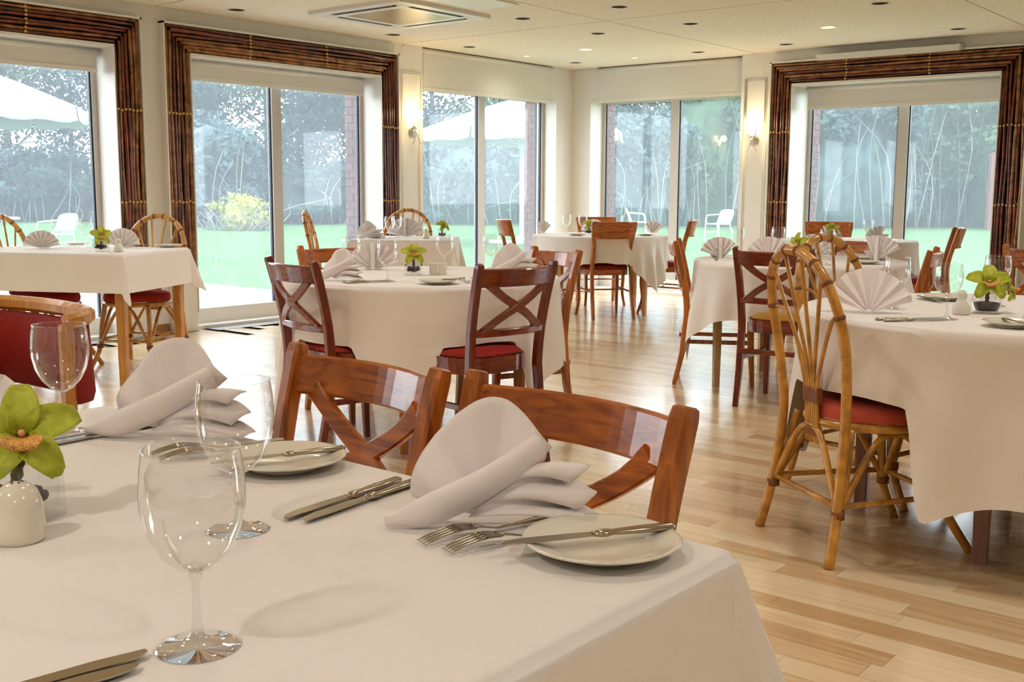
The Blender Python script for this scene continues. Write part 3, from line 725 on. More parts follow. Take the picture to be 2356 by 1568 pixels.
G = 'panel-back dining chairs'
dup(pc, (1.12, -2.12, 0), rz(-35), 'panel-back chair side-on at the left of the corner table', G)
dup(pc, (2.12, -1.36, 0), rz(118), 'panel-back chair side-on at the right of the corner table', G)
dup(pc, (1.26, -1.13, 0), rz(-133), 'panel-back chair on the far side of the corner table', G)
dup(pc, (4.66, -1.68, 0), rz(112), 'panel-back chair with curvy posts standing before the lawn, right window', G)
dup(pc, (3.62, -1.02, 0), rz(-158), 'wide orange panel-back chair at the left end of the right window', G)
rc = make_rattan_chair('large arched rattan chair with coral seat at the front right')
rc.location = (6.317, -6.903, 0); rc.rotation_euler = (0, 0, rz(-36))
G = 'arched rattan chairs'
dup(rc, (6.11, -6.24, 0), rz(-104), 'arched rattan chair just behind the front rattan chair', G)
rd = make_rattan_chair('rattan chair with red seat at the right end of the left window table', 'red')
rd.location = (1.30, -6.44, 0); rd.rotation_euler = (0, 0, rz(208))
dup(rd, (0.93, -6.86, 0), rz(-62), 'rattan chair cut by the left photo edge at the left window table', G)
dup(rd, (0.74, -3.43, 0), rz(-141), 'arched rattan chair behind the small square table, in front of the pier', G)
dup(rd, (0.70, -4.13, 0), rz(-48), 'narrow side-on rattan chair left of the small square table', G)

# red tub chair at the left
t = thing('tub_chair', 'red upholstered tub chair with curved wooden rail at the left edge', 'chair', (4.66, -9.0, 0), pi)
rail = catmull([(-.285, -.085, .795), (-.28, -.13, .803), (-.23, -.175, .808), (0, -.195, .81), (.23, -.175, .808), (.28, -.13, .803), (.285, -.085, .795)], 5)
b = MB(); b.bar(rail, .042, .036, (0, 0, 1), ch=.6); b.build('top_rail', 'honey', t)
for s in (-1, 1):
    b = MB(); b.bar([(s*.285, -.085, 0), (s*.285, -.085, .775), (s*.285, -.085, .79)], .036, .036, (1, 0, 0), scale=[.85, 1, .9], ch=.5); b.build('back_post', 'honey', t)
    b = MB(); b.bar([(s*.26, .27, 0), (s*.26, .27, .40)], .036, .036, (1, 0, 0)); b.build('front_leg', 'honey', t)
b = MB(); b.sweep([(x*.965, y*.96+.006, 0) for x, y, z in rail], [(.578, -.012), (.785, -.016), (.785, .016), (.6, .026), (.578, .02)], side=(0, 0, 1)); b.build('back_pad', 'darkred', t)
b = MB(); cushion(b, outline(.275, .27, 4), .38, .44, .46); b.build('seat_pad', 'darkred', t)
b = MB(); b.prism(outline(.275, .27, 4), .33, .38); b.build('seat_frame', 'honey', t)

# ================================================================== TABLES AND CLOTHS
def smooth01(x): x = max(0.0, min(1.0, x)); return x*x*(3-2*x)
def cloth(label, c, T, r=None, rect=None, a=0.9, phi=0.0, flare=0.10, amp=0.05, nf=20, obst=(), over=0.25, rot=0.0, seed=1, zmin=0.03, corner=0.25, side=0.35):
    """tablecloth with a rounded edge: circle top r under a square cloth (half side a), or rectangle rect=(hx,hy) with overhang"""
    rr = random.Random(seed); n = 240
    ph = [rr.random()*6.28 for _ in range(5)]
    per = []      # (x, y, nx, ny, drop, cornerness, theta)
    if r:
        for i in range(n):
            th = 2*pi*i/n; q = (th-phi) % (pi/2); Ls = a/max(cos(q), sin(q)); Lm = a*1.36; L_ = min(Ls, Lm)
            per.append((r*cos(th), r*sin(th), cos(th), sin(th), L_-r, smooth01((L_-a)/(Lm-a)), th))
    else:
        hx, hy = rect; k = 26; cr = .012; m_ = 34
        for ci, (sx, sy, a0) in enumerate(((1, 1, 0), (-1, 1, pi/2), (-1, -1, pi), (1, -1, 3*pi/2))):
            for j in range(k):
                q = (j+.5)/k*pi/2; th = a0+q; L_ = over/max(cos(q), sin(q)); L_ = min(L_, over*1.36)
                per.append((sx*(hx-cr)+cr*cos(th), sy*(hy-cr)+cr*sin(th), cos(th), sin(th), L_, smooth01((L_-over)/(over*.36)), th))
            d = ((-1, 0), (0, -1), (1, 0), (0, 1))[ci]; ln = 2*((hx, hy, hx, hy)[ci]-cr); st = (sx*(hx-cr)+cr*cos(a0+pi/2), sy*(hy-cr)+cr*sin(a0+pi/2))
            for j in range(m_):
                f = (j+.5)/m_; th = a0+pi/2
                per.append((st[0]+d[0]*ln*f, st[1]+d[1]*ln*f, cos(th), sin(th), over, 0.0, th))
    n = len(per); mb = MB(); vs = []; fs = []
    S = [0.0, .25, .5, .7, .85, .95, .99]
    rings = len(S)
    for s in S:
        q = s
        for (x, y, nx, ny, L_, cn, th) in per: vs.append((x*q, y*q, 0.0))
    D = [0.006, .015, .04, .08, .14, .22, .31, .41, .52, .63, .74, .84, .93, 1.0]
    cum = 0.0; acc = [0.0]
    for i in range(1, n): cum += sqrt((per[i][0]-per[i-1][0])**2+(per[i][1]-per[i-1][1])**2); acc.append(cum)
    for i_d, d in enumerate(D):
        for i, (x, y, nx, ny, L_, cn, th) in enumerate(per):
            Lx = min(L_, T-zmin)
            wx, wy = nx*cos(rot)-ny*sin(rot), nx*sin(rot)+ny*cos(rot); wa = atan2(wy, wx)
            lift = 0.0
            for (oa, hw, oz) in obst:
                da = abs((wa-oa+pi) % (2*pi)-pi); w = 1-smooth01((da-hw)/.13)
                if w > 0: Lx = Lx*(1-w)+min(Lx, T-oz)*w; lift = max(lift, w)
            s = Lx*d if i_d > 1 else (0.004, 0.012)[i_d]
            if r: fo = sin(nf*th+ph[0]+.8*sin(2*th+ph[4]))*.6+sin(nf*.53*th+ph[1])*.4
            else: fo = sin(acc[i]*9+ph[0])*.5+sin(acc[i]*21+ph[1])*.3
            g = smooth01(s/.35)
            off = .004*(1-d) + s*flare*(.45+.55*g) + s*cn*(corner if not r else .05) + amp*g*fo*(side+(1-side)*cn)*(1-.6*lift) + .0
            if i_d == 0: vs.append((x+nx*.003, y+ny*.003, -.0025)); continue
            if i_d == 1: vs.append((x+nx*.006, y+ny*.006, -.012)); continue
            vs.append((x+nx*(off+.006), y+ny*(off+.006), -s*(1-.06*cn)))
    tot = rings+len(D)
    for j in range(tot-1):
        for i in range(n):
            k = (i+1) % n
            if j == 0: fs.append((i, rings*0+n+i, n+k)) if False else fs.append((j*n+i, (j+1)*n+i, (j+1)*n+k, j*n+k))
            else: fs.append((j*n+i, (j+1)*n+i, (j+1)*n+k, j*n+k))
    mb.add(vs, fs, True)
    o = mb.build('tablecloth', 'cloth', None, (c[0], c[1], T), rot, weld=True)
    return tag(o, label, 'tablecloth', 'white tablecloths')
def table(label, c, T, r=None, rect=None, rot=0.0, leg='honey', la=pi/4, lr=0.46, lw=0.06):
    t = thing('dining_table', label, 'table', (c[0], c[1], 0), rot, 'dining tables')
    b = MB()
    if r: b.lathe([(r*.985, T-.035), (r*.995, T-.03), (r*.995, T-.008), (r*.985, T-.003)], 48); pos = [(lr*cos(la+k*pi/2), lr*sin(la+k*pi/2)) for k in range(4)]
    else: b.box((0, 0, T-.019), (rect[0]*1.985, rect[1]*1.985, .032)); pos = [(sx*(rect[0]-.05), sy*(rect[1]-.05)) for sx, sy in ((1, 1), (-1, 1), (-1, -1), (1, -1))]
    b.build('tabletop', leg, t)
    for k, (x, y) in enumerate(pos):
        b = MB(); b.bar([(x, y, 0), (x, y, .5), (x, y, T-.035)], lw, lw, (cos(la) if r else 1, sin(la) if r else 0, 0), scale=[.8, 1, 1], ch=.15); b.build('leg', leg, t)
        x2, y2 = pos[(k+1) % 4]
        b = MB(); b.bar([(x*.97, y*.97, T-.085), (x2*.97, y2*.97, T-.085)], .09, .022, (0, 0, 1)); b.build('apron', leg, t)
    return t
def ang(c, p): return atan2(p[1]-c[1], p[0]-c[0])
T1, T2, T3, T4, T5, T6, T7, T8 = (6.43, -9.78), (4.05, -6.65), (1.21, -6.87), (1.12, -3.80), (1.66, -1.74), (4.85, -4.28), (3.95, -1.40), (6.60, -6.45)
table('rectangular table under a white cloth, closest to the camera', T1, .742, rect=(.63, .47), leg='honey')
cloth('white cloth on the near table filling the bottom of the photo', T1, .745, rect=(.64, .48), over=.26, flare=.06, amp=.006, seed=3, corner=.34)
table('round table in the middle of the room with four chairs', T2, .742, r=.63, leg='amber_v', la=.6)
cloth('white cloth reaching almost to the floor on the middle round table', T2, .745, r=.635, a=1.02, phi=radians(27), flare=.075, amp=.04, nf=14, seed=5, side=.55,
      obst=[(ang(T2, (4.075, -7.13)), .22, .49), (ang(T2, (4.568, -6.889)), .24, .492), (ang(T2, (3.53, -6.54)), .25, .49), (ang(T2, (4.2, -6.2)), .25, .49)])
table('rectangular table on honey wooden legs beside the left window', T3, .767, rect=(.62, .385), rot=radians(28), leg='honey', lw=.055)
cloth('short white cloth with pointed corners on the left window table', T3, .77, rect=(.625, .39), over=.225, rot=radians(28), flare=.05, amp=.004, seed=9, corner=.30)
table('small square table behind the middle round table', T4, .742, rect=(.41, .41), rot=radians(39), leg='honey')
cloth('white cloth on the small square table behind the middle round table', T4, .745, rect=(.415, .415), over=.40, rot=radians(39), flare=.04, amp=.006, seed=12, corner=.28, obst=[(radians(129), .3, .50), (radians(219), .3, .50)])
table('round table in the far corner with panel-back chairs', T5, .727, r=.63, leg='honey', la=radians(-5), lr=.55, lw=.04)
cloth('white pleated cloth on the round table in the far corner', T5, .73, r=.635, a=.86, phi=radians(38), flare=.075, amp=.036, nf=26, seed=15, side=.9,
      obst=[(ang(T5, (1.94, -2.067)), .30, .492), (radians(-100), .5, .46), (ang(T5, (2.12, -1.36)), .26, .495), (ang(T5, (1.12, -2.12)), .26, .495), (ang(T5, (1.26, -1.13)), .26, .495)])
table('round table behind the rattan chairs, in front of the pier', T6, .742, r=.60, leg='pale_leg', la=radians(230), lr=.50, lw=.045)
cloth('white cloth with a hanging point on the table behind the rattan chairs', T6, .745, r=.605, a=.92, phi=radians(-8), flare=.075, amp=.045, nf=16, seed=18, side=.7,
      obst=[(ang(T6, (5.058, -4.84)), .25, .49), (ang(T6, (5.44, -4.62)), .2, .49), (ang(T6, (4.86, -3.92)), .3, .495), (ang(T6, (4.45, -4.46)), .12, .495)])
table('round table in front of the right willow framed window', T7, .742, r=.56, leg='honey')
cloth('white cloth on the round table at the right window', T7, .745, r=.565, a=.88, phi=radians(20), flare=.075, amp=.025, nf=20, seed=21, obst=[(ang(T7, (4.66, -1.68)), .28, .495), (ang(T7, (3.62, -1.02)), .28, .495)])
table('large round table at the right with an orchid in a round vase', T8, .742, r=.67, leg='mauve_leg', la=radians(-80), lr=.455, lw=.055)
cloth('white cloth on the large round table at the right', T8, .745, r=.675, a=1.17, phi=radians(20), flare=.075, amp=.045, nf=13, seed=24, side=.75,
      obst=[(ang(T8, (6.317, -6.903)), .42, .50), (ang(T8, (6.11, -6.24)), .16, .50)])

# ================================================================== TABLEWARE
Z1 = .7455
def make_glass(label, loc):
    t = thing('wine_glass', label, 'wine glass', loc, 0, 'stemmed wine glasses')
    b = MB(); b.lathe([(.0365, .0), (.0368, .0012), (.030, .0028), (.014, .006), (.0065, .011), (.0042, .02), (.0038, .04), (.0040, .058), (.0062, .066), (.0055, .069), (.0, .0695)], 32); b.build('foot', 'glass', t)
    b = MB(); b.lathe([(0, .0662), (.008, .067), (.0185, .0735), (.030, .086), (.0395, .105), (.0442, .126), (.0448, .14), (.0432, .16), (.0410, .1755), (.0416, .1775), (.0402, .1775), (.0403, .1760)], 40, cap=False); b.build('bowl', 'glass', t)
    return index_children(t)
gl = make_glass('near wine glass on the near table, in front of the other glass', (6.839, -9.837, Z1))
G = 'stemmed wine glasses'
for (x, y, z, lb) in [
    (6.592, -9.609, Z1, 'wine glass on the near table standing before the far napkin and bread plate'),
    (5.945, -9.47, Z1, 'wine glass cut by the left photo edge above the green orchid'),
    (3.68, -6.76, Z1, 'wine glass in front of the fan napkin on the middle round table'),
    (4.177, -7.005, Z1, 'wine glass at the front edge of the middle round table over a knife'),
    (3.84, -6.27, Z1, 'wine glass just right of the orchid on the middle round table'),
    (4.02, -6.12, Z1, 'wine glass beside the right chair of the middle round table'),
    (0.97, -6.77, .771, 'left wine glass beside the standing napkin on the left window table'),
    (1.10, -6.66, .771, 'wine glass left of the orchid on the left window table'),
    (1.03, -3.90, Z1, 'left wine glass of the pair on the small square table'),
    (1.01, -3.80, Z1, 'right wine glass of the pair touching the fan napkin, small square table'),
    (1.21, -1.66, .731, 'leftmost wine glass on the corner table, against the cream corner'),
    (1.39, -1.64, .731, 'second wine glass from the left on the corner table'),
    (1.64, -1.27, .731, 'wine glass behind the front chair of the corner table'),
    (4.47, -4.34, Z1, 'left wine glass on the table behind the rattan chairs, lawn behind it'),
    (4.55, -3.95, Z1, 'wine glass against the dark willow canes right of the corner'),
    (5.17, -4.63, Z1, 'wine glass in the opening of the rear rattan arch'),
    (4.95, -4.13, Z1, 'wine glass just right of the orchid behind the rattan arches'),
    (4.20, -1.58, Z1, 'wine glass alone before the lawn on the right window table'),
    (6.279, -6.632, Z1, 'left wine glass on the right round table, beside the folded napkin'),
    (6.515, -6.836, Z1, 'front wine glass on the right round table, left of the pepper pot'),
    (6.513, -6.30, Z1, 'wine glass behind the round orchid vase at the right'),
]: dup(gl, (x, y, z), 0, lb, G)

def make_plate(label, loc):
    b = MB(); b.lathe([(.0, .004), (.045, .004), (.052, .0055), (.078, .0135), (.0805, .0155), (.079, .0168), (.074, .0155), (.052, .0082), (.044, .0066), (0, .006)], 40)
    b.lathe([(.046, .0), (.048, .0045), (.044, .0045)], 32)
    return tag(b.build('side_plate', 'china', None, loc), label, 'plate', 'white side plates')
pl = make_plate('white side plate with a knife near the corner of the near table', (6.965, -9.402, Z1)); KIDS[pl] = []; pl.scale = (1.1, 1.1, 1.1)
G = 'white side plates'
for (x, y, z, lb) in [
    (6.402, -9.385, Z1, 'white side plate with a knife behind the near wine glasses'),
    (4.435, -6.957, Z1, 'side plate at the front edge of the middle round table'),
    (4.42, -6.42, Z1, 'side plate behind the right chair rail of the middle round table'),
    (1.46, -6.30, .771, 'side plate at the right corner of the left window table'),
    (0.79, -6.56, .771, 'side plate between the glasses on the left window table'),
    (1.62, -2.06, .731, 'side plate on the corner table left of the front chair'),
    (2.07, -1.58, .731, 'side plate at the right rim of the corner table'),
    (5.12, -3.98, Z1, 'side plate behind the rear rattan arch, far one of two'),
    (5.28, -4.36, Z1, 'side plate behind the rear rattan arch, near one of two'),
    (4.36, -1.62, Z1, 'side plate at the right rim of the right window table'),
    (6.733, -6.905, Z1, 'side plate at the front right of the right round table'),
    (6.30, -6.20, Z1, 'side plate behind the glasses on the right round table'),
    (0.93, -3.98, Z1, 'side plate at the left of the small square table'),
]: dup(pl, (x, y, z), 0, lb, G)

def make_knife(label):
    t = thing('table_knife', label, 'knife', (0, 0, 0), 0, 'table knives')      # lies along +x (tip) .. -x (handle end)
    hp = [(-.105, 0, .005), (-.100, 0, .005), (-.06, 0, .005), (-.025, 0, .005), (-.018, 0, .005), (-.012, 0, .005), (0, 0, .005)]
    b = MB(); b.sweep(hp, [(cos(2*pi*k/10)*.0085, sin(2*pi*k/10)*.0048) for k in range(10)], side=(0, 1, 0), scale=[.55, .95, .95, .72, .95, .95, .6]); b.build('handle', 'steel', t)
    ol = [(-.002, -.006), (.03, -.0085), (.085, -.009), (.105, -.0055), (.113, .001), (.112, .006), (.07, .0085), (-.002, .006)]
    b = MB(); b.prism(ol, .0042, .0058); b.build('blade', 'steel', t)
    return index_children(t)
def make_fork(label):
    t = thing('table_fork', label, 'fork', (0, 0, 0), 0, 'table forks')         # tines along +x
    zc = lambda x: .004 + (.010*sin(max(0, min(1, (x-.005)/.095))*pi) if x > 0 else 0) + (.004*(-x/.1) if x < 0 else 0)
    b = MB(); b.sweep([(x, 0, zc(x)+.001) for x in (-.1, -.095, -.06, -.02, 0, .02, .034)], [(cos(2*pi*k/8)*.008, sin(2*pi*k/8)*.0022) for k in range(8)], side=(0, 1, 0), scale=[.6, 1.0, .95, .5, .42, .5, .9]); b.build('handle', 'steel', t)
    b = MB(); b.sweep([(x, 0, zc(x)) for x in (.030, .036, .045, .054)], [(-.0115, -.0009), (.0115, -.0009), (.0115, .0009), (-.0115, .0009)], side=(0, 1, 0), scale=[(.55, 1), (.9, 1), (1, 1), (1, 1)], smooth=False); head_o = b.build('head', 'steel', t)
    for k in range(4):
        yv = -.0095+k*.00633
        b = MB(); b.tube([(x, yv, zc(x)) for x in (.052, .065, .08, .093, .1)], [.0018, .0016, .0014, .0011, .0006], 6); b.build('tine', 'steel', head_o)
    return index_children(t)
kn = make_knife('left knife of the pair before the near napkin')
def lay(root, tip, end, z, lb, grp, scale=1.0, tilt=0.0, first=False):
    """lay cutlery from handle end to tip"""
    c = ((tip[0]+end[0])/2, (tip[1]+end[1])/2, z); a = atan2(tip[1]-end[1], tip[0]-end[0])
    o = root if first else dup(root, c, a, lb, grp)
    o.location = c; o.rotation_euler = (0, -tilt, a); o.scale = (scale,)*3
    o['label'] = lb; return o
G = 'table knives'
lay(kn, (6.608, -9.547), (6.588, -9.34), Z1, 'left knife of the pair before the near napkin', G, 1.0, first=True)
lay(kn, (6.632, -9.537), (6.612, -9.33), Z1, 'right knife of the pair before the near napkin', G)
lay(kn, (6.000, -9.535), (5.998, -9.33), Z1, 'left knife of the pair behind the green orchid', G)
lay(kn, (6.026, -9.545), (6.022, -9.335), Z1, 'right knife of the pair behind the green orchid', G)
lay(kn, (6.905, -9.485), (7.005, -9.325), Z1+.0145, 'knife lying across the side plate at the near table corner', G, .95)
lay(kn, (6.365, -9.475), (6.435, -9.300), Z1+.0135, 'knife lying across the side plate behind the near glasses', G, .9)
lay(kn, (6.824, -9.886), (6.786, -10.09), Z1, 'rounded knife tip at the bottom left of the photo, upper one', G)
lay(kn, (6.842, -9.905), (6.80, -10.11), Z1, 'rounded knife tip at the bottom left of the photo, lower one', G)
lay(kn, (4.185, -7.00), (4.10, -7.20), Z1, 'upper knife at the front edge of the middle round table', G)
lay(kn, (4.215, -7.01), (4.13, -7.21), Z1, 'lower knife at the front edge of the middle round table', G)
lay(kn, (4.40, -7.03), (4.48, -6.85), Z1+.013, 'knife across the front plate of the middle round table', G, .9)
lay(kn, (6.50, -6.868), (6.36, -7.02), Z1, 'upper knife before the wine glasses on the right round table', G)
lay(kn, (6.52, -6.885), (6.395, -7.035), Z1, 'lower knife before the wine glasses on the right round table', G)
lay(kn, (6.70, -6.86), (6.80, -6.98), Z1+.013, 'knife across the front plate of the right round table', G, .9)
lay(kn, (6.72, -6.62), (6.86, -6.55), Z1, 'knife right of the round orchid vase at the photo edge', G)
lay(kn, (4.52, -4.68), (4.42, -4.52), Z1, 'knife at the left rim of the table behind the rattan chairs', G)
fk = make_fork('left fork beside the side plate at the near table corner')
G = 'table forks'
lay(fk, (6.800, -9.512), (6.862, -9.33), Z1, 'left fork beside the side plate at the near table corner', G, first=True)
lay(fk, (6.842, -9.512), (6.900, -9.335), Z1, 'right fork beside the side plate at the near table corner', G)
lay(fk, (6.205, -9.470), (6.290, -9.30), Z1, 'left fork seen through the near wine glasses', G)
lay(fk, (6.24, -9.478), (6.325, -9.31), Z1, 'right fork seen through the near wine glasses', G)
lay(fk, (4.28, -6.67), (4.60, -6.915), Z1, 'left fork on the middle round table beside the front plate', G)
lay(fk, (4.33, -6.64), (4.62, -6.87), Z1, 'right fork on the middle round table beside the front plate', G)
lay(fk, (6.34, -6.34), (6.20, -6.19), Z1, 'fork beside the rear plate of the right round table', G)
lay(fk, (1.30, -6.40), (1.42, -6.33), .771, 'fork beside the plate of the left window table', G)

# --- shakers
def shaker(name, label, prof, loc, sx=1.0):
    t = thing(name, label, 'shaker', loc, 0, 'white salt and pepper pots')
    b = MB(); b.lathe(prof, 28, sx=sx, sy=sx); b.build('body', 'china', t)
    b = MB(); zt = prof[-2][1] if prof[-1][0] < 1e-5 else prof[-1][1]; zt = max(p[1] for p in prof)
    for k in range(5): b.lathe([(.0013, -.004), (.0013, .0004), (0, .0005)], 6, (.006*cos(k*1.257), .006*sin(k*1.257), zt-.0005))
    b.build('holes', 'black', t); return t
shaker('salt_pot', 'white rounded china salt pot on the near table before the orchid vase', [(.027, 0), (.0285, .004), (.0285, .02), (.026, .045), (.0215, .058), (.012, .066), (0, .068)], (6.435, -9.792, Z1))
PEAR = [(.0225, 0), (.0265, .004), (.0285, .014), (.027, .026), (.021, .038), (.0155, .047), (.0145, .052), (.0165, .06), (.0165, .068), (.012, .076), (0, .079)]
shaker('pepper_pot', 'white pear-shaped pepper pot beside the round orchid vase at the right', PEAR, (6.507, -6.662, Z1))
shaker('pepper_pot', 'white pear-shaped pepper pot on the left window table', PEAR, (1.70, -6.80, .771))
shaker('pepper_pot', 'white pear-shaped pepper pot on the small square table', PEAR, (1.33, -3.78, Z1))
for dx, lb in ((-.021, 'left of the two white block shakers on the middle round table'), (.021, 'right of the two white block shakers on the middle round table')):
    t = thing('salt_pot', lb, 'shaker', (4.086+dx*.75, -6.583+dx*.66, Z1), radians(41), 'white salt and pepper pots')
    b = MB(); b.bar([(0, 0, 0), (0, 0, .003), (0, 0, .048), (0, 0, .055)], .039, .03, (1, 0, 0), scale=[.94, 1, 1, .9], ch=.5); b.build('body', 'china', t)
    b = MB()
    for k in range(3): b.lathe([(.0014, .053), (.0014, .0556), (0, .0557)], 6, ((k-1)*.007, 0, 0))
    b.build('holes', 'black', t)

# --- vases and orchids
def cube_vase(label, loc, rz_=0.0, s=.078, hgt=.075):
    t = thing('glass_vase', label, 'vase', loc, rz_, 'orchid vases'); h = s/2
    b = MB()
    def ring(q, z, c=.12):
        e = h*q; k = e*c; return [(e, -e+k, z), (e, e-k, z), (e-k, e, z), (-e+k, e, z), (-e, e-k, z), (-e, -e+k, z), (-e+k, -e, z), (e-k, -e, z)]
    rs = [ring(1, 0), ring(1, hgt), ring(.9, hgt), ring(.9, .012)]
    vs = sum(rs, []); fs = [tuple(range(7, -1, -1)), tuple(24+i for i in range(8))]
    for j in range(3):
        for i in range(8): fs.append((j*8+i, j*8+(i+1) % 8, (j+1)*8+(i+1) % 8, (j+1)*8+i))
    b.add(vs, fs); b.build('glass', 'vase', t)
    b = MB(); rr = random.Random(5)
    for k in range(26): b.lathe([(0, -.008), (.008, -.004), (.01, 0), (.008, .005), (0, .008)], 7, (rr.uniform(-.8, .8)*(h*.9-.009), rr.uniform(-.8, .8)*(h*.9-.009), .021+rr.random()*.013))
    b.build('pebbles', 'moss', t); return t
def petal_mesh(Lp, Wp, cup, bend, nu=7, nv=10):
    b = MB()
    def fn(u, v):
        w = Wp*(sin(pi*(.07+.85*v))**.6)*(.80+.2*v); x = (u-.5)*2*w/2*1.0; y = Lp*v; z = bend*sin(v*pi*.9)-bend*1.2*v*v + cup*((u-.5)*2)**2*w + .002*sin(u*9+v*7)
        return (x, y, z)
    b.grid(fn, nu, nv); return b.mesh('petal', .0006)
PET = petal_mesh(.062, .044, .22, .016); PET.materials.append(M['petal'])
LIPM = None
def orchid(label, loc, az, tilt=50, s=1.0, stem_h=.075, lean=(0, 0), twin=None):
    """cymbidium bloom; az = direction it faces (deg), tilt = elevation"""
    global LIPM
    t = thing('orchid_bloom', label, 'orchid', loc, 0, 'green cymbidium orchids')
    top = Vector((lean[0], lean[1], stem_h))
    b = MB(); pts = catmull([(lean[0]*-.6, lean[1]*-.6, .012), (lean[0]*.2, lean[1]*.2, stem_h*.5), top], 6)
    b.tube(pts, [.0055+.0022*(i % 2) for i in range(len(pts))], 8); b.build('stem', 'stem', t)
    heads = [(top, az, tilt, s)] + ([twin] if twin else [])
    for (p, a_, ti, sc) in heads:
        a_ = radians(a_); d = Vector((cos(a_)*cos(radians(ti)), sin(a_)*cos(radians(ti)), sin(radians(ti))))
        up = Vector((0, 0, 1)); x = up.cross(d).normalized(); y = d.cross(x)
        B = Matrix((x, y, d)).transposed().to_4x4(); B.translation = p + d*.012*sc
        for k, q in enumerate((90, 90+68, 90-68, 90+142, 90-142)):
            o = link('petal', PET, t)
            Rm = Matrix.Rotation(radians(q-90), 4, 'Z') @ Matrix.Rotation(radians((18, 12, 12, 22, 22)[k]), 4, 'X')
            o.matrix_local = B @ Rm @ Matrix.Scale(sc*(1.0, 1.04, 1.04, .98, .98)[k], 4)
        if LIPM is None:
            lb = MB()
            def fn(u, v):
                q = (u-.5)*2; w = .036*sin(pi*(.16+.70*v))**.7
                return (q*w/2*(1+.06*sin(v*21)), -.002-.026*v+.010*v*v, .010+.020*sin(v*pi*.75)+.40*w*q*q*(1-.45*v)+.0018*sin(q*16)*v)
            lb.grid(fn, 13, 9); LIPM = lb.mesh('lip', .0008); LIPM.materials.append(M['lip'])
        o = link('lip', LIPM, t); o.matrix_local = B @ Matrix.Scale(sc*1.25, 4)
        c = MB(); c.tube(catmull([(0, 0, 0), (0, .004, .010), (0, 0, .024)], 4), [.004]*8+[.0035], 8); o = c.build('column', 'lip_pink', t); o.matrix_local = B @ Matrix.Scale(sc, 4)
    return t
cube_vase('square glass vase of the near green orchid at the left edge', (6.352, -9.755, Z1), .35, .085, .075)
orchid('large green orchid bloom with spotted lip at the left edge', (6.352, -9.755, Z1), -28, 28, 1.05, .093, (.004, .012), (Vector((-.045, -.02, .088)), 205, 30, .9))
V = [('square glass vase on the middle round table', 'yellow-green orchid on the middle round table', (4.00, -6.66, Z1), .66, -40, 35, .085),
     ('square glass vase on the left window table', 'yellow-green orchid with orange lip on the left window table', (1.58, -6.84, .771), .5, -20, 20, .085),
     ('square glass vase on the small square table', 'orchid at the right end of the small square table', (1.30, -3.55, Z1), .7, -20, 40, .085),
     ('square glass vase half hidden by the front chair of the corner table', 'orchid half hidden by the front chair of the corner table', (1.55, -1.76, .731), .4, -40, 40, .08),
     ('square glass vase behind the rear rattan arch', 'yellow-green orchid turned sideways behind the rear rattan arch', (4.76, -4.08, Z1), .2, -100, 5, .09),
     ('square glass vase on the right window table', 'orchid before the wide orange chair at the right window', (3.90, -1.60, Z1), .4, -60, 40, .085)]
for a_, b_, p, r_, az, ti, sh in V: cube_vase(a_, p, r_); orchid(b_, p, az, ti, 1.0, sh)
t = thing('glass_vase', 'round glass bowl vase with brown moss on the right round table', 'vase', (6.558, -6.564, Z1), 0, 'orchid vases')
b = MB(); b.lathe([(.0, .0), (.034, .0), (.0365, .003), (.046, .03), (.0475, .045), (.044, .066), (.041, .072), (.039, .072), (.0425, .06), (.045, .045), (.0435, .03), (.034, .008), (0, .007)], 36); b.build('glass', 'vase', t)
b = MB(); b.lathe([(0, .008), (.0335, .0085), (.0425, .03), (.041, .035), (.03, .0365), (.015, .035), (0, .036)], 30); b.build('moss', 'moss', t)
orchid('large yellow-green orchid in the round vase at the right', (6.558, -6.564, Z1), -65, 32, 1.12, .088, (0, 0), (Vector((.035, .03, .078)), 0, 20, .85))

# --- napkins
def fan_napkin(label, loc, rz_, R=.12, N=9, a0=8, a1=172, lean=.12, band=True, s=1.0, stand=True):
    t = thing('fan_napkin', label, 'napkin', loc, rz_, 'folded white napkins')       # fan stands in the local XZ plane
    b = MB(); n = N*4+1
    def fn(u, v):
        an = radians(a0+(a1-a0)*u); rr = .012+(R-.012)*v; ph = u*N; zg = abs((ph % 1.0)-.5)*2-.5
        return (cos(pi-an)*rr*s, (zg*.024*(.25+.75*v)+lean*rr*sin(an))*s, (sin(an)*rr*(1-.02*v)+.004)*s)
    b.grid(fn, n, 8, smooth=False); b.build('pleats', 'napkin', t, thick=.0014)
    if stand: b = MB(); b.grid(lambda u, v: ((u-.5)*.15*s*(1-.5*v), (.004+.055*v)*s, (.055*(1-v)+.003)*s), 8, 4); b.build('stand', 'napkin', t, thick=.0014)
    if band: b = MB(); b.bar([(0, -.014*s, .002), (0, -.010*s, R*.5*s), (0, (lean*R*.9-.012)*s, R*.97*s)], .021*s, .008, (1, 0, 0), ch=.6); b.build('centre_fold', 'napkin', t)
    return t
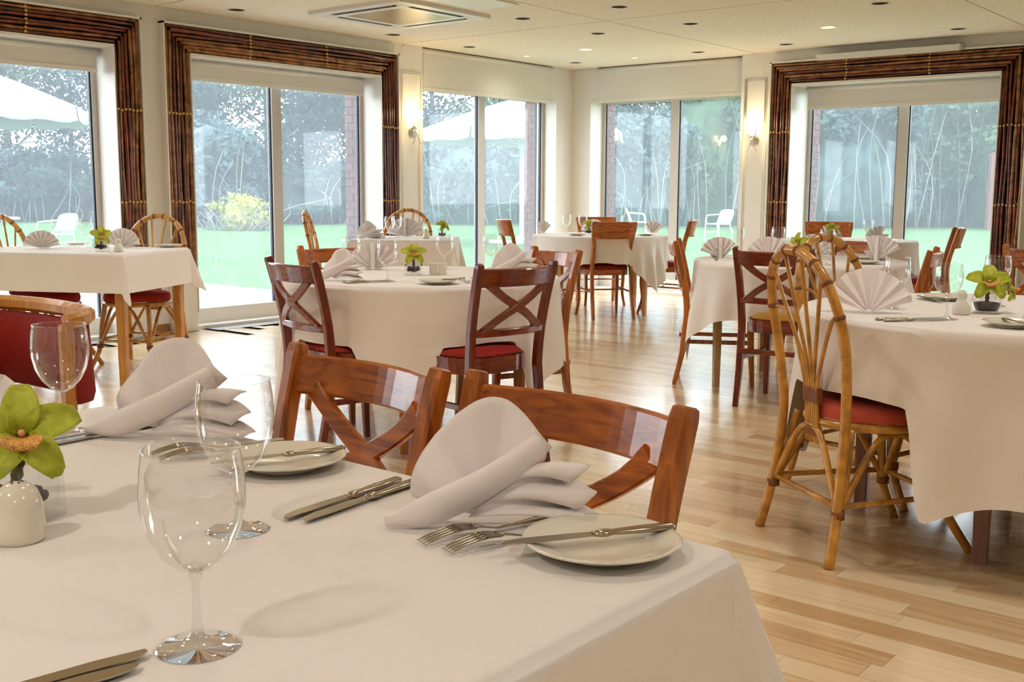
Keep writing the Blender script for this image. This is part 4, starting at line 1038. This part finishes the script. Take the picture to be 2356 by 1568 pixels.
def soft_napkin(label, loc, rz_, s=1.0):
    """loosely rolled napkin: tall rounded sheet, a diagonal roll across it and ruffled ends"""
    t = thing('rolled_napkin', label, 'napkin', loc, rz_, 'folded white napkins')
    P0 = Vector((.012, 0, .006))
    b = MB()
    def sheet(u, v):
        an = radians(172-128*u); rad = (.108+.020*sin(u*pi)+.006*sin(u*11+1))*(.10+.90*v)
        fold = .024*(abs(((u*2.6+.2) % 1.0)-.5)*2-.5)*v
        return (P0.x+cos(an)*rad*.92+.012*v, .028*v*v+fold-.004, P0.z+sin(an)*rad*1.06*(1-.0*u))
    b.grid(sheet, 34, 14); b.build('sheet', 'napkin', t, thick=.0018)
    b = MB(); pts = catmull([(-.108, -.030, .009), (-.06, -.032, .021), (0, -.026, .047), (.045, -.012, .071), (.075, .006, .088)], 7)
    b.sweep(pts, [(cos(2*pi*k/16)*.021, sin(2*pi*k/16)*.014) for k in range(16)], side=(.35, -.2, .9), scale=[.35+.65*smooth01(i/9) for i in range(len(pts))]); b.build('roll', 'napkin', t)
    b = MB()
    def ruf(u, v):
        q = u*4.6*pi; ex = Vector((.118+.016*sin(q)+.018*(1-u), -.012-.02*cos(q*.98)-.018*(1-u), .006+.066*u**1.1+.004*sin(q*2)))
        st = Vector((-.01+.05*u, -.022+.012*u, .010+.05*u)); p = st.lerp(ex, v); p.z += .008*sin(v*pi); p.z = max(p.z, .0025); return tuple(p)
    b.grid(ruf, 56, 9); b.build('ruffle', 'napkin', t, thick=.0016)
    return index_children(t) if s else t
sn = soft_napkin('loosely rolled white napkin in front, touching the corner side plate', (6.782, -9.402, Z1), radians(42))
G = 'folded white napkins'
dup(sn, (6.085, -9.375, Z1), radians(36), 'loosely rolled white napkin behind the second wine glass of the near table', G, (1.06,)*3)
dup(sn, (3.98, -7.12, Z1), radians(20), 'rolled white napkin beside the left chair of the middle round table', G, (.95,)*3)
dup(sn, (4.27, -6.28, Z1), radians(60), 'rolled white napkin behind the right chair rail of the middle round table', G)
fan_napkin('white fan napkin standing on the middle round table behind a glass', (3.62, -6.56, Z1), radians(44), R=.135)
fan_napkin('white fan napkin standing on the small square table', (0.93, -3.62, Z1), radians(40), R=.16)
dup(sn, (0.99, -4.12, Z1), radians(75), 'rolled white napkin at the left of the small square table', G)
fan_napkin('white fan napkin standing at the left of the left window table', (1.04, -6.93, .771), radians(50), R=.11, band=False)
fan_napkin('white fan napkin behind the pepper pot on the left window table', (1.28, -6.52, .771), radians(35), R=.12, band=False)
fan_napkin('pointed white napkin at the left rim of the corner table', (1.06, -1.83, .731), radians(80), R=.12, N=5, a0=50, a1=150, band=False)
fan_napkin('white napkin at the right rim of the corner table', (1.86, -1.12, .731), radians(20), R=.12, N=5, a0=40, a1=150, band=False)
fan_napkin('white fan napkin on the far side of the corner table', (1.27, -1.28, .731), radians(40), R=.13, band=False)
fan_napkin('pinkish white fan napkin at the left rim of the table behind the rattan chairs', (4.42, -4.46, Z1), radians(40), R=.125, N=7, a0=20, a1=140)
fan_napkin('white fan napkin over the rail of the cross-back chair behind the rattan chairs', (4.72, -4.42, Z1), radians(30), R=.135, band=False)
fan_napkin('white fan napkin behind the glass and orchid in the rear rattan arch', (4.79, -3.95, Z1), radians(50), R=.14, band=False)
fan_napkin('tall white napkin rising behind the left glass of the right round table', (5.24, -4.10, Z1), radians(10), R=.15, N=6, a0=60, a1=150)
fan_napkin('white napkin before the wide orange chair at the right window', (3.86, -1.58, Z1), radians(30), R=.12, N=6, a0=70, a1=175, band=False)
fan_napkin('white napkin at the right rim of the right window table', (4.25, -1.45, Z1), radians(20), R=.12, N=5, a0=15, a1=110, band=False)
fan_napkin('large white fan napkin leaning over at the left of the right round table', (6.275, -6.86, Z1), radians(30), R=.145, N=7, a0=20, a1=165, lean=.45, band=False, stand=False)
fan_napkin('white napkin cut by the right photo edge on the right round table', (6.76, -6.40, Z1), radians(50), R=.14, N=6, band=False)
fan_napkin('white napkin behind the glass at the left photo edge of the near table', (5.90, -9.60, Z1), radians(55), R=.11, N=6, band=False)

# ================================================================== THE GARDEN
GZ = -0.10
b = MB(); b.bx(-90, -0.60, -60, 90, GZ-.2, GZ); b.bx(-0.60, 60, 0.80, 90, GZ-.2, GZ); struct(b.build('lawn', 'lawn'))
b = MB(); b.bx(-7.4, -0.34, -14, -1.85, GZ, GZ+.02); patio = struct(b.build('patio', 'mortar'))
b = MB(); b.bx(.004, .596, .004, .596, 0, .02); SLAB = b.mesh('paving_slab'); SLAB.materials.append(M['slab'])
for i in range(11):
    for j in range(9): link('paving_slab', SLAB, patio, (-7.38+i*.62, -7.3+j*.6, GZ+.012))
def leafcloud(mb, c, rad, n, size, rr, shell=.55):
    for _ in range(n):
        d = Vector((rr.gauss(0, 1), rr.gauss(0, 1), rr.gauss(0, 1)))
        if d.length < .01: continue
        d.normalize(); q = shell+(1-shell)*rr.random()**.5*1.08
        p = Vector((c[0]+d.x*rad[0]*q, c[1]+d.y*rad[1]*q, c[2]+d.z*rad[2]*q))
        if p.z < GZ: continue
        u = Vector((rr.gauss(0, 1), rr.gauss(0, 1), rr.gauss(0, 1))).normalized(); v = u.cross(d)
        if v.length < .05: continue
        v.normalize(); s = size*rr.uniform(.6, 1.3); t = s*.55
        mb.add([p-u*s*.5, p+v*t*.5, p+u*s*.5, p-v*t*.5], [(0, 1, 2, 3)])
def shrub(label, c, rad, mat, n, size=.24, seed=1, cat='shrub'):
    rr = random.Random(seed); t = thing('garden_shrub', label, cat, (c[0], c[1], GZ), 0, 'shrubs beyond the lawn')
    b = MB()
    for k in range(22):
        ang_ = rr.random()*6.28; q = rr.uniform(.25, .8); hz = rr.uniform(.10, .82); sh = sqrt(max(.05, 1-(hz-.3)**2*1.7))
        leafcloud(b, (cos(ang_)*q*rad[0]*sh, sin(ang_)*q*rad[1]*sh, rad[2]*hz), (rad[0]*rr.uniform(.22, .42),)*2+(rad[2]*rr.uniform(.10, .2),), n//22, size, rr, .35)
    b.build('foliage', mat, t)
    b = MB(); b.lathe([(rad[0]*.5, 0), (rad[0]*.52, rad[2]*.3), (rad[0]*.45, rad[2]*.6), (rad[0]*.25, rad[2]*.75), (0, rad[2]*.8)], 14, sx=1, sy=rad[1]/rad[0]); b.build('core', mat, t)
    b = MB()
    for k in range(46):
        a_ = rr.random()*6.28; p = Vector((cos(a_)*rad[0]*rr.uniform(.6, 1.05), sin(a_)*rad[1]*rr.uniform(.6, 1.05), 0)); hh = rr.uniform(.25, .8)*rad[2]
        b.tube(catmull([p, p*1.02+Vector((rr.gauss(0, .2), rr.gauss(0, .2), hh*.6)), p*.98+Vector((rr.gauss(0, .6), rr.gauss(0, .6), hh))], 3), [.022, .020, .018, .015, .013, .010, .006], 4)
    b.build('twigs', 'twig_pale', t)
def tree(label, c, h, seed, leaves=500, mat='leaf_blue', r=.17):
    rr = random.Random(seed); t = thing('garden_tree', label, 'tree', (c[0], c[1], GZ), 0, 'trees beyond the lawn')
    tr = MB(); tw = MB(); lf = MB()
    top = Vector((rr.uniform(-.8, .8), rr.uniform(-.8, .8), h))
    tr.tube(catmull([(0, 0, 0), (rr.uniform(-.2, .2), rr.uniform(-.2, .2), h*.35), top*.7, top], 4), [r*(1-.07*i) for i in range(13)], 8)
    for k in range(26):
        f = rr.uniform(.15, .98); p = Vector((0, 0, 0)).lerp(top, f); L_ = (1.15-f)*h*.36+.5; a = rr.random()*6.28
        d = Vector((cos(a), sin(a), rr.uniform(.2, 1.0))).normalized(); e = p+d*L_
        mid = p.lerp(e, .5)+Vector((rr.uniform(-.2, .2), rr.uniform(-.2, .2), .2))
        tw.tube([p, mid, e], [r*.28, r*.18, r*.06], 5)
        for j in range(4):
            q = p.lerp(e, rr.uniform(.3, .95)); e2 = q+Vector((rr.gauss(0, 1), rr.gauss(0, 1), rr.uniform(0, 1.4))).normalized()*rr.uniform(.5, 1.3)
            tw.tube([q, e2], [r*.12, r*.04], 4)
            for i in range(2):
                q2 = q.lerp(e2, rr.uniform(.3, 1)); tw.tube([q2, q2+Vector((rr.gauss(0, 1), rr.gauss(0, 1), rr.gauss(.3, 1))).normalized()*.6], [r*.07, r*.03], 3)
    for k in range(14):
        leafcloud(lf, tuple(Vector((0, 0, 0)).lerp(top, rr.uniform(.12, .95))+Vector((rr.gauss(0, 1.1), rr.gauss(0, 1.1), 0))), (1.6, 1.6, 1.2), leaves//14, .24, rr, .2)
    tr.build('trunk', 'bark', t); tw.build('branches', 'twig', t); lf.build('ivy_leaves', mat, t)
CP = m.translation
def far(u, d):            # plan position at sideways ratio u and distance d in front of the camera
    q = CF*1.0; p = CP + (Vector((q.x, q.y, 0)).normalized() + CR*u)*d; return (p.x, p.y)
SHR = [(-.52, 41, 3.6, 3.2, 'leaf_blue', 'grey-blue undergrowth filling the leftmost window'), (-.42, 43, 3.4, 3.0, 'leaf_dark', 'dark undergrowth at the right of the leftmost window'),
       (-.275, 38, 2.2, 4.3, 'leaf_blue', 'rounded blue-green conifer at the left of the second window'), (-.315, 44, 3.0, 7.4, 'leaf_dark', 'tall dark evergreen in the upper left of the second window'),
       (-.19, 42, 3.2, 2.4, 'leaf_dark', 'low dark shrubs in the middle of the second window'), (-.12, 43, 3.4, 2.8, 'leaf_blue', 'pale undergrowth right in the second window'),
       (-.04, 42, 3.4, 3.6, 'leaf_blue', 'blue-grey hedge left in the window before the corner'), (.03, 44, 3.2, 4.4, 'leaf_dark', 'dark hedge behind the parasol pole'),
       (.105, 40, 2.9, 4.6, 'leaf_blue', 'pale hedge left in the window after the corner'), (.17, 41, 2.8, 6.8, 'leaf_green', 'tall ivy-clad tree mass left of the right pier'), (.225, 42, 3.0, 6.2, 'leaf_blue', 'blue-grey hedge behind the right pier'),
       (.30, 40, 3.3, 6.0, 'leaf_blue', 'pale hedge at the left of the right window'), (.375, 42, 3.3, 6.6, 'leaf_green', 'ivy hedge in the middle of the right window'), (.45, 40, 3.4, 5.8, 'leaf_green', 'ivy mound at the right of the right window'), (.53, 41, 3.4, 6.0, 'leaf_blue', 'hedge cut off by the right willow frame')]
for k, (u, d, w, h, mt, lb) in enumerate(SHR):
    x, y = far(u, d); shrub(lb, (x, y), (w, w*.8, h), mt, 9000, .26, 40+k)
x, y = far(-.245, 34); shrub('small golden flowering bush low in the second window', (x, y), (1.3, 1.0, 1.25), 'leaf_gold', 1200, .16, 77, 'bush')
TR = [(-.55, 50), (-.50, 46), (-.455, 48), (-.40, 52), (-.335, 50), (-.225, 47), (-.185, 49), (-.15, 46), (-.115, 51), (-.07, 47), (-.02, 49), (.02, 46), (.075, 50), (.12, 46), (.19, 49), (.27, 46), (.33, 49), (.40, 47), (.47, 50)]
wh = ['leftmost window, first from the left', 'leftmost window, second from the left', 'leftmost window, third from the left', 'leftmost window, right edge', 'second window, left edge behind the evergreen', 'second window, behind its mullion', 'second window, just right of the mullion', 'second window, middle of the right pane', 'second window, right edge', 'window before the corner, left edge', 'window before the corner, left pane', 'window before the corner, by its mullion', 'window before the corner, right edge', 'window after the corner, left pane', 'window after the corner, right pane', 'right window, left pane', 'right window, by its mullion', 'right window, right pane', 'right window, right edge']
for k, ((u, d), s_) in enumerate(zip(TR, wh)):
    x, y = far(u, d); tree('bare winter tree with pale trunk seen through the ' + s_, (x, y), 9.5+(k*7 % 5)*.6, 100+k, 7000, ('leaf_blue', 'leaf_dark', 'leaf_green')[k % 3], .15+.03*(k % 3))
# brick garden wall seen low in the right window
x0, y0 = far(.43, 37.5); x1, y1 = far(.56, 37.5)
b = MB(); L_ = sqrt((x1-x0)**2+(y1-y0)**2); b.box((L_/2, 0, 1.3), (L_, .22, 2.6)); w_ = b.build('garden_wall', 'brick', None, (x0, y0, GZ), atan2(y1-y0, x1-x0)); tag(w_, 'weathered pinkish brick garden wall low in the right window', 'garden wall')

def parasol(label, loc, hw, rim, apex, rz_):
    t = thing('parasol', label, 'parasol', loc, rz_, 'white garden parasols')
    n = 8; b = MB(); vs = []; fs = []
    prof = [(0, apex), (.5, apex-(apex-rim)*.46), (1.0, rim)]
    N = n*6
    for f, z in prof:
        for i in range(N):
            a = 2*pi*i/N; q = (i % 6)/6; sag = 1-.035*sin(q*pi); dz = -.05*sin(q*pi)*f
            vs.append((cos(a)*hw*f*sag, sin(a)*hw*f*sag, z+dz))
    for j in range(2):
        for i in range(N): fs.append((j*N+i, j*N+(i+1) % N, (j+1)*N+(i+1) % N, (j+1)*N+i))
    b.add(vs, fs, True); b.build('canopy', 'parasol', t, thick=.01, weld=True)
    for k in range(n):
        b = MB(); b.grid(lambda u, v: (lambda a, sg: (cos(a)*hw*(1-.035*sin(u*pi))*sg, sin(a)*hw*(1-.035*sin(u*pi))*sg, rim-.05*sin(u*pi)-v*(.24+.03*sin(u*pi*3))))(2*pi*(k+u*.97+.015)/n, 1+.02*v), 8, 3); b.build('valance', 'parasol', t, thick=.008)
        a = 2*pi*k/n; b = MB(); b.tube([(0, 0, apex-.08), (cos(a)*hw*.98, sin(a)*hw*.98, rim-.03)], .018, 6); rib_o = b.build('rib', 'alu', t)
        b = MB(); b.tube([(0, 0, rim-.35), (cos(a)*hw*.5, sin(a)*hw*.5, (apex+rim)/2-.09)], .014, 6); b.build('strut', 'alu', rib_o)
    b = MB(); b.tube([(0, 0, .06), (0, 0, apex+.05)], .055, 12); b.build('pole', 'alu', t)
    b = MB(); b.lathe([(.09, rim-.42), (.09, rim-.30), (.05, rim-.26)], 12); b.build('hub', 'alu', t)
    b = MB(); b.bx(-.85, .85, -.06, .06, .0, .07); b.bx(-.06, .06, -.85, .85, .0, .07); b.lathe([(.14, .05), (.14, .14), (.07, .2)], 12); b.build('base', 'alu', t)
parasol('big white parasol on a white pole seen through the window before the corner', (-8.7, 10.0, GZ), 2.4, 2.62, 3.42, .2)
parasol('white parasol at the left photo edge outside the leftmost window', (-11.75, -1.45, GZ), 2.0, 2.62, 3.35, .55)
def alu_chair(label, loc, rz_):
    t = thing('garden_chair', label, 'garden chair', loc, rz_, 'white tubular garden chairs')
    for s in (-1, 1):
        b = MB(); b.tube(catmull([(s*.25, .24, 0), (s*.25, .20, .40), (s*.26, .16, .62), (s*.26, .0, .66), (s*.25, -.26, .68), (s*.2, -.30, .72)], 5), .016, 7); b.build('arm_tube', 'alu', t)
        b = MB(); b.tube([(s*.24, -.30, 0), (s*.23, -.18, .44)], .016, 7); b.build('leg', 'alu', t)
    b = MB(); b.tube(catmull([(-.23, -.16, .42), (-.24, -.26, .62), (-.21, -.31, .76), (0, -.34, .79), (.21, -.31, .76), (.24, -.26, .62), (.23, -.16, .42)], 5), .016, 7); b.build('back_tube', 'alu', t)
    b = MB(); b.grid(lambda u, v: ((u-.5)*.44, -.18-.13*v-.03*sin(u*pi)*v, .44+.33*v), 9, 5); b.build('back_weave', 'wicker', t, thick=.012)
    b = MB(); b.box((0, .02, .43), (.46, .42, .025)); b.build('seat', 'wicker', t)
    b = MB(); b.tube([(-.24, .2, .22), (.24, .2, .22)], .012, 6); b.build('stretcher', 'alu', t)
    return index_children(t)
gc = alu_chair('white garden chair out on the lawn, left in the window after the corner', (-8.4, 14.6, GZ), rz(-60))
gc.rotation_euler = (0, 0, rz(-60))
G = 'white tubular garden chairs'
dup(gc, (-6.1, 14.8, GZ), rz(75), 'white garden chair out on the lawn left of the right pier', G)
dup(gc, (-11.6, -2.9, GZ), rz(-20), 'white garden chair at the left edge of the leftmost window', G)
dup(gc, (-11.3, -.2, GZ), rz(110), 'white garden chair at the right of the garden table, leftmost window', G)
t = thing('garden_table', 'white garden table outside the leftmost window', 'garden table', (-11.6, -1.4, GZ))
b = MB(); b.lathe([(.62, .70), (.64, .705), (.64, .735), (.62, .74)], 32); b.build('tabletop', 'alu', t)
for k in range(4):
    a = pi/4+k*pi/2; b = MB(); b.tube(catmull([(cos(a)*.45, sin(a)*.45, 0), (cos(a)*.12, sin(a)*.12, .35), (cos(a)*.4, sin(a)*.4, .7)], 5), .018, 7); b.build('leg', 'alu', t)
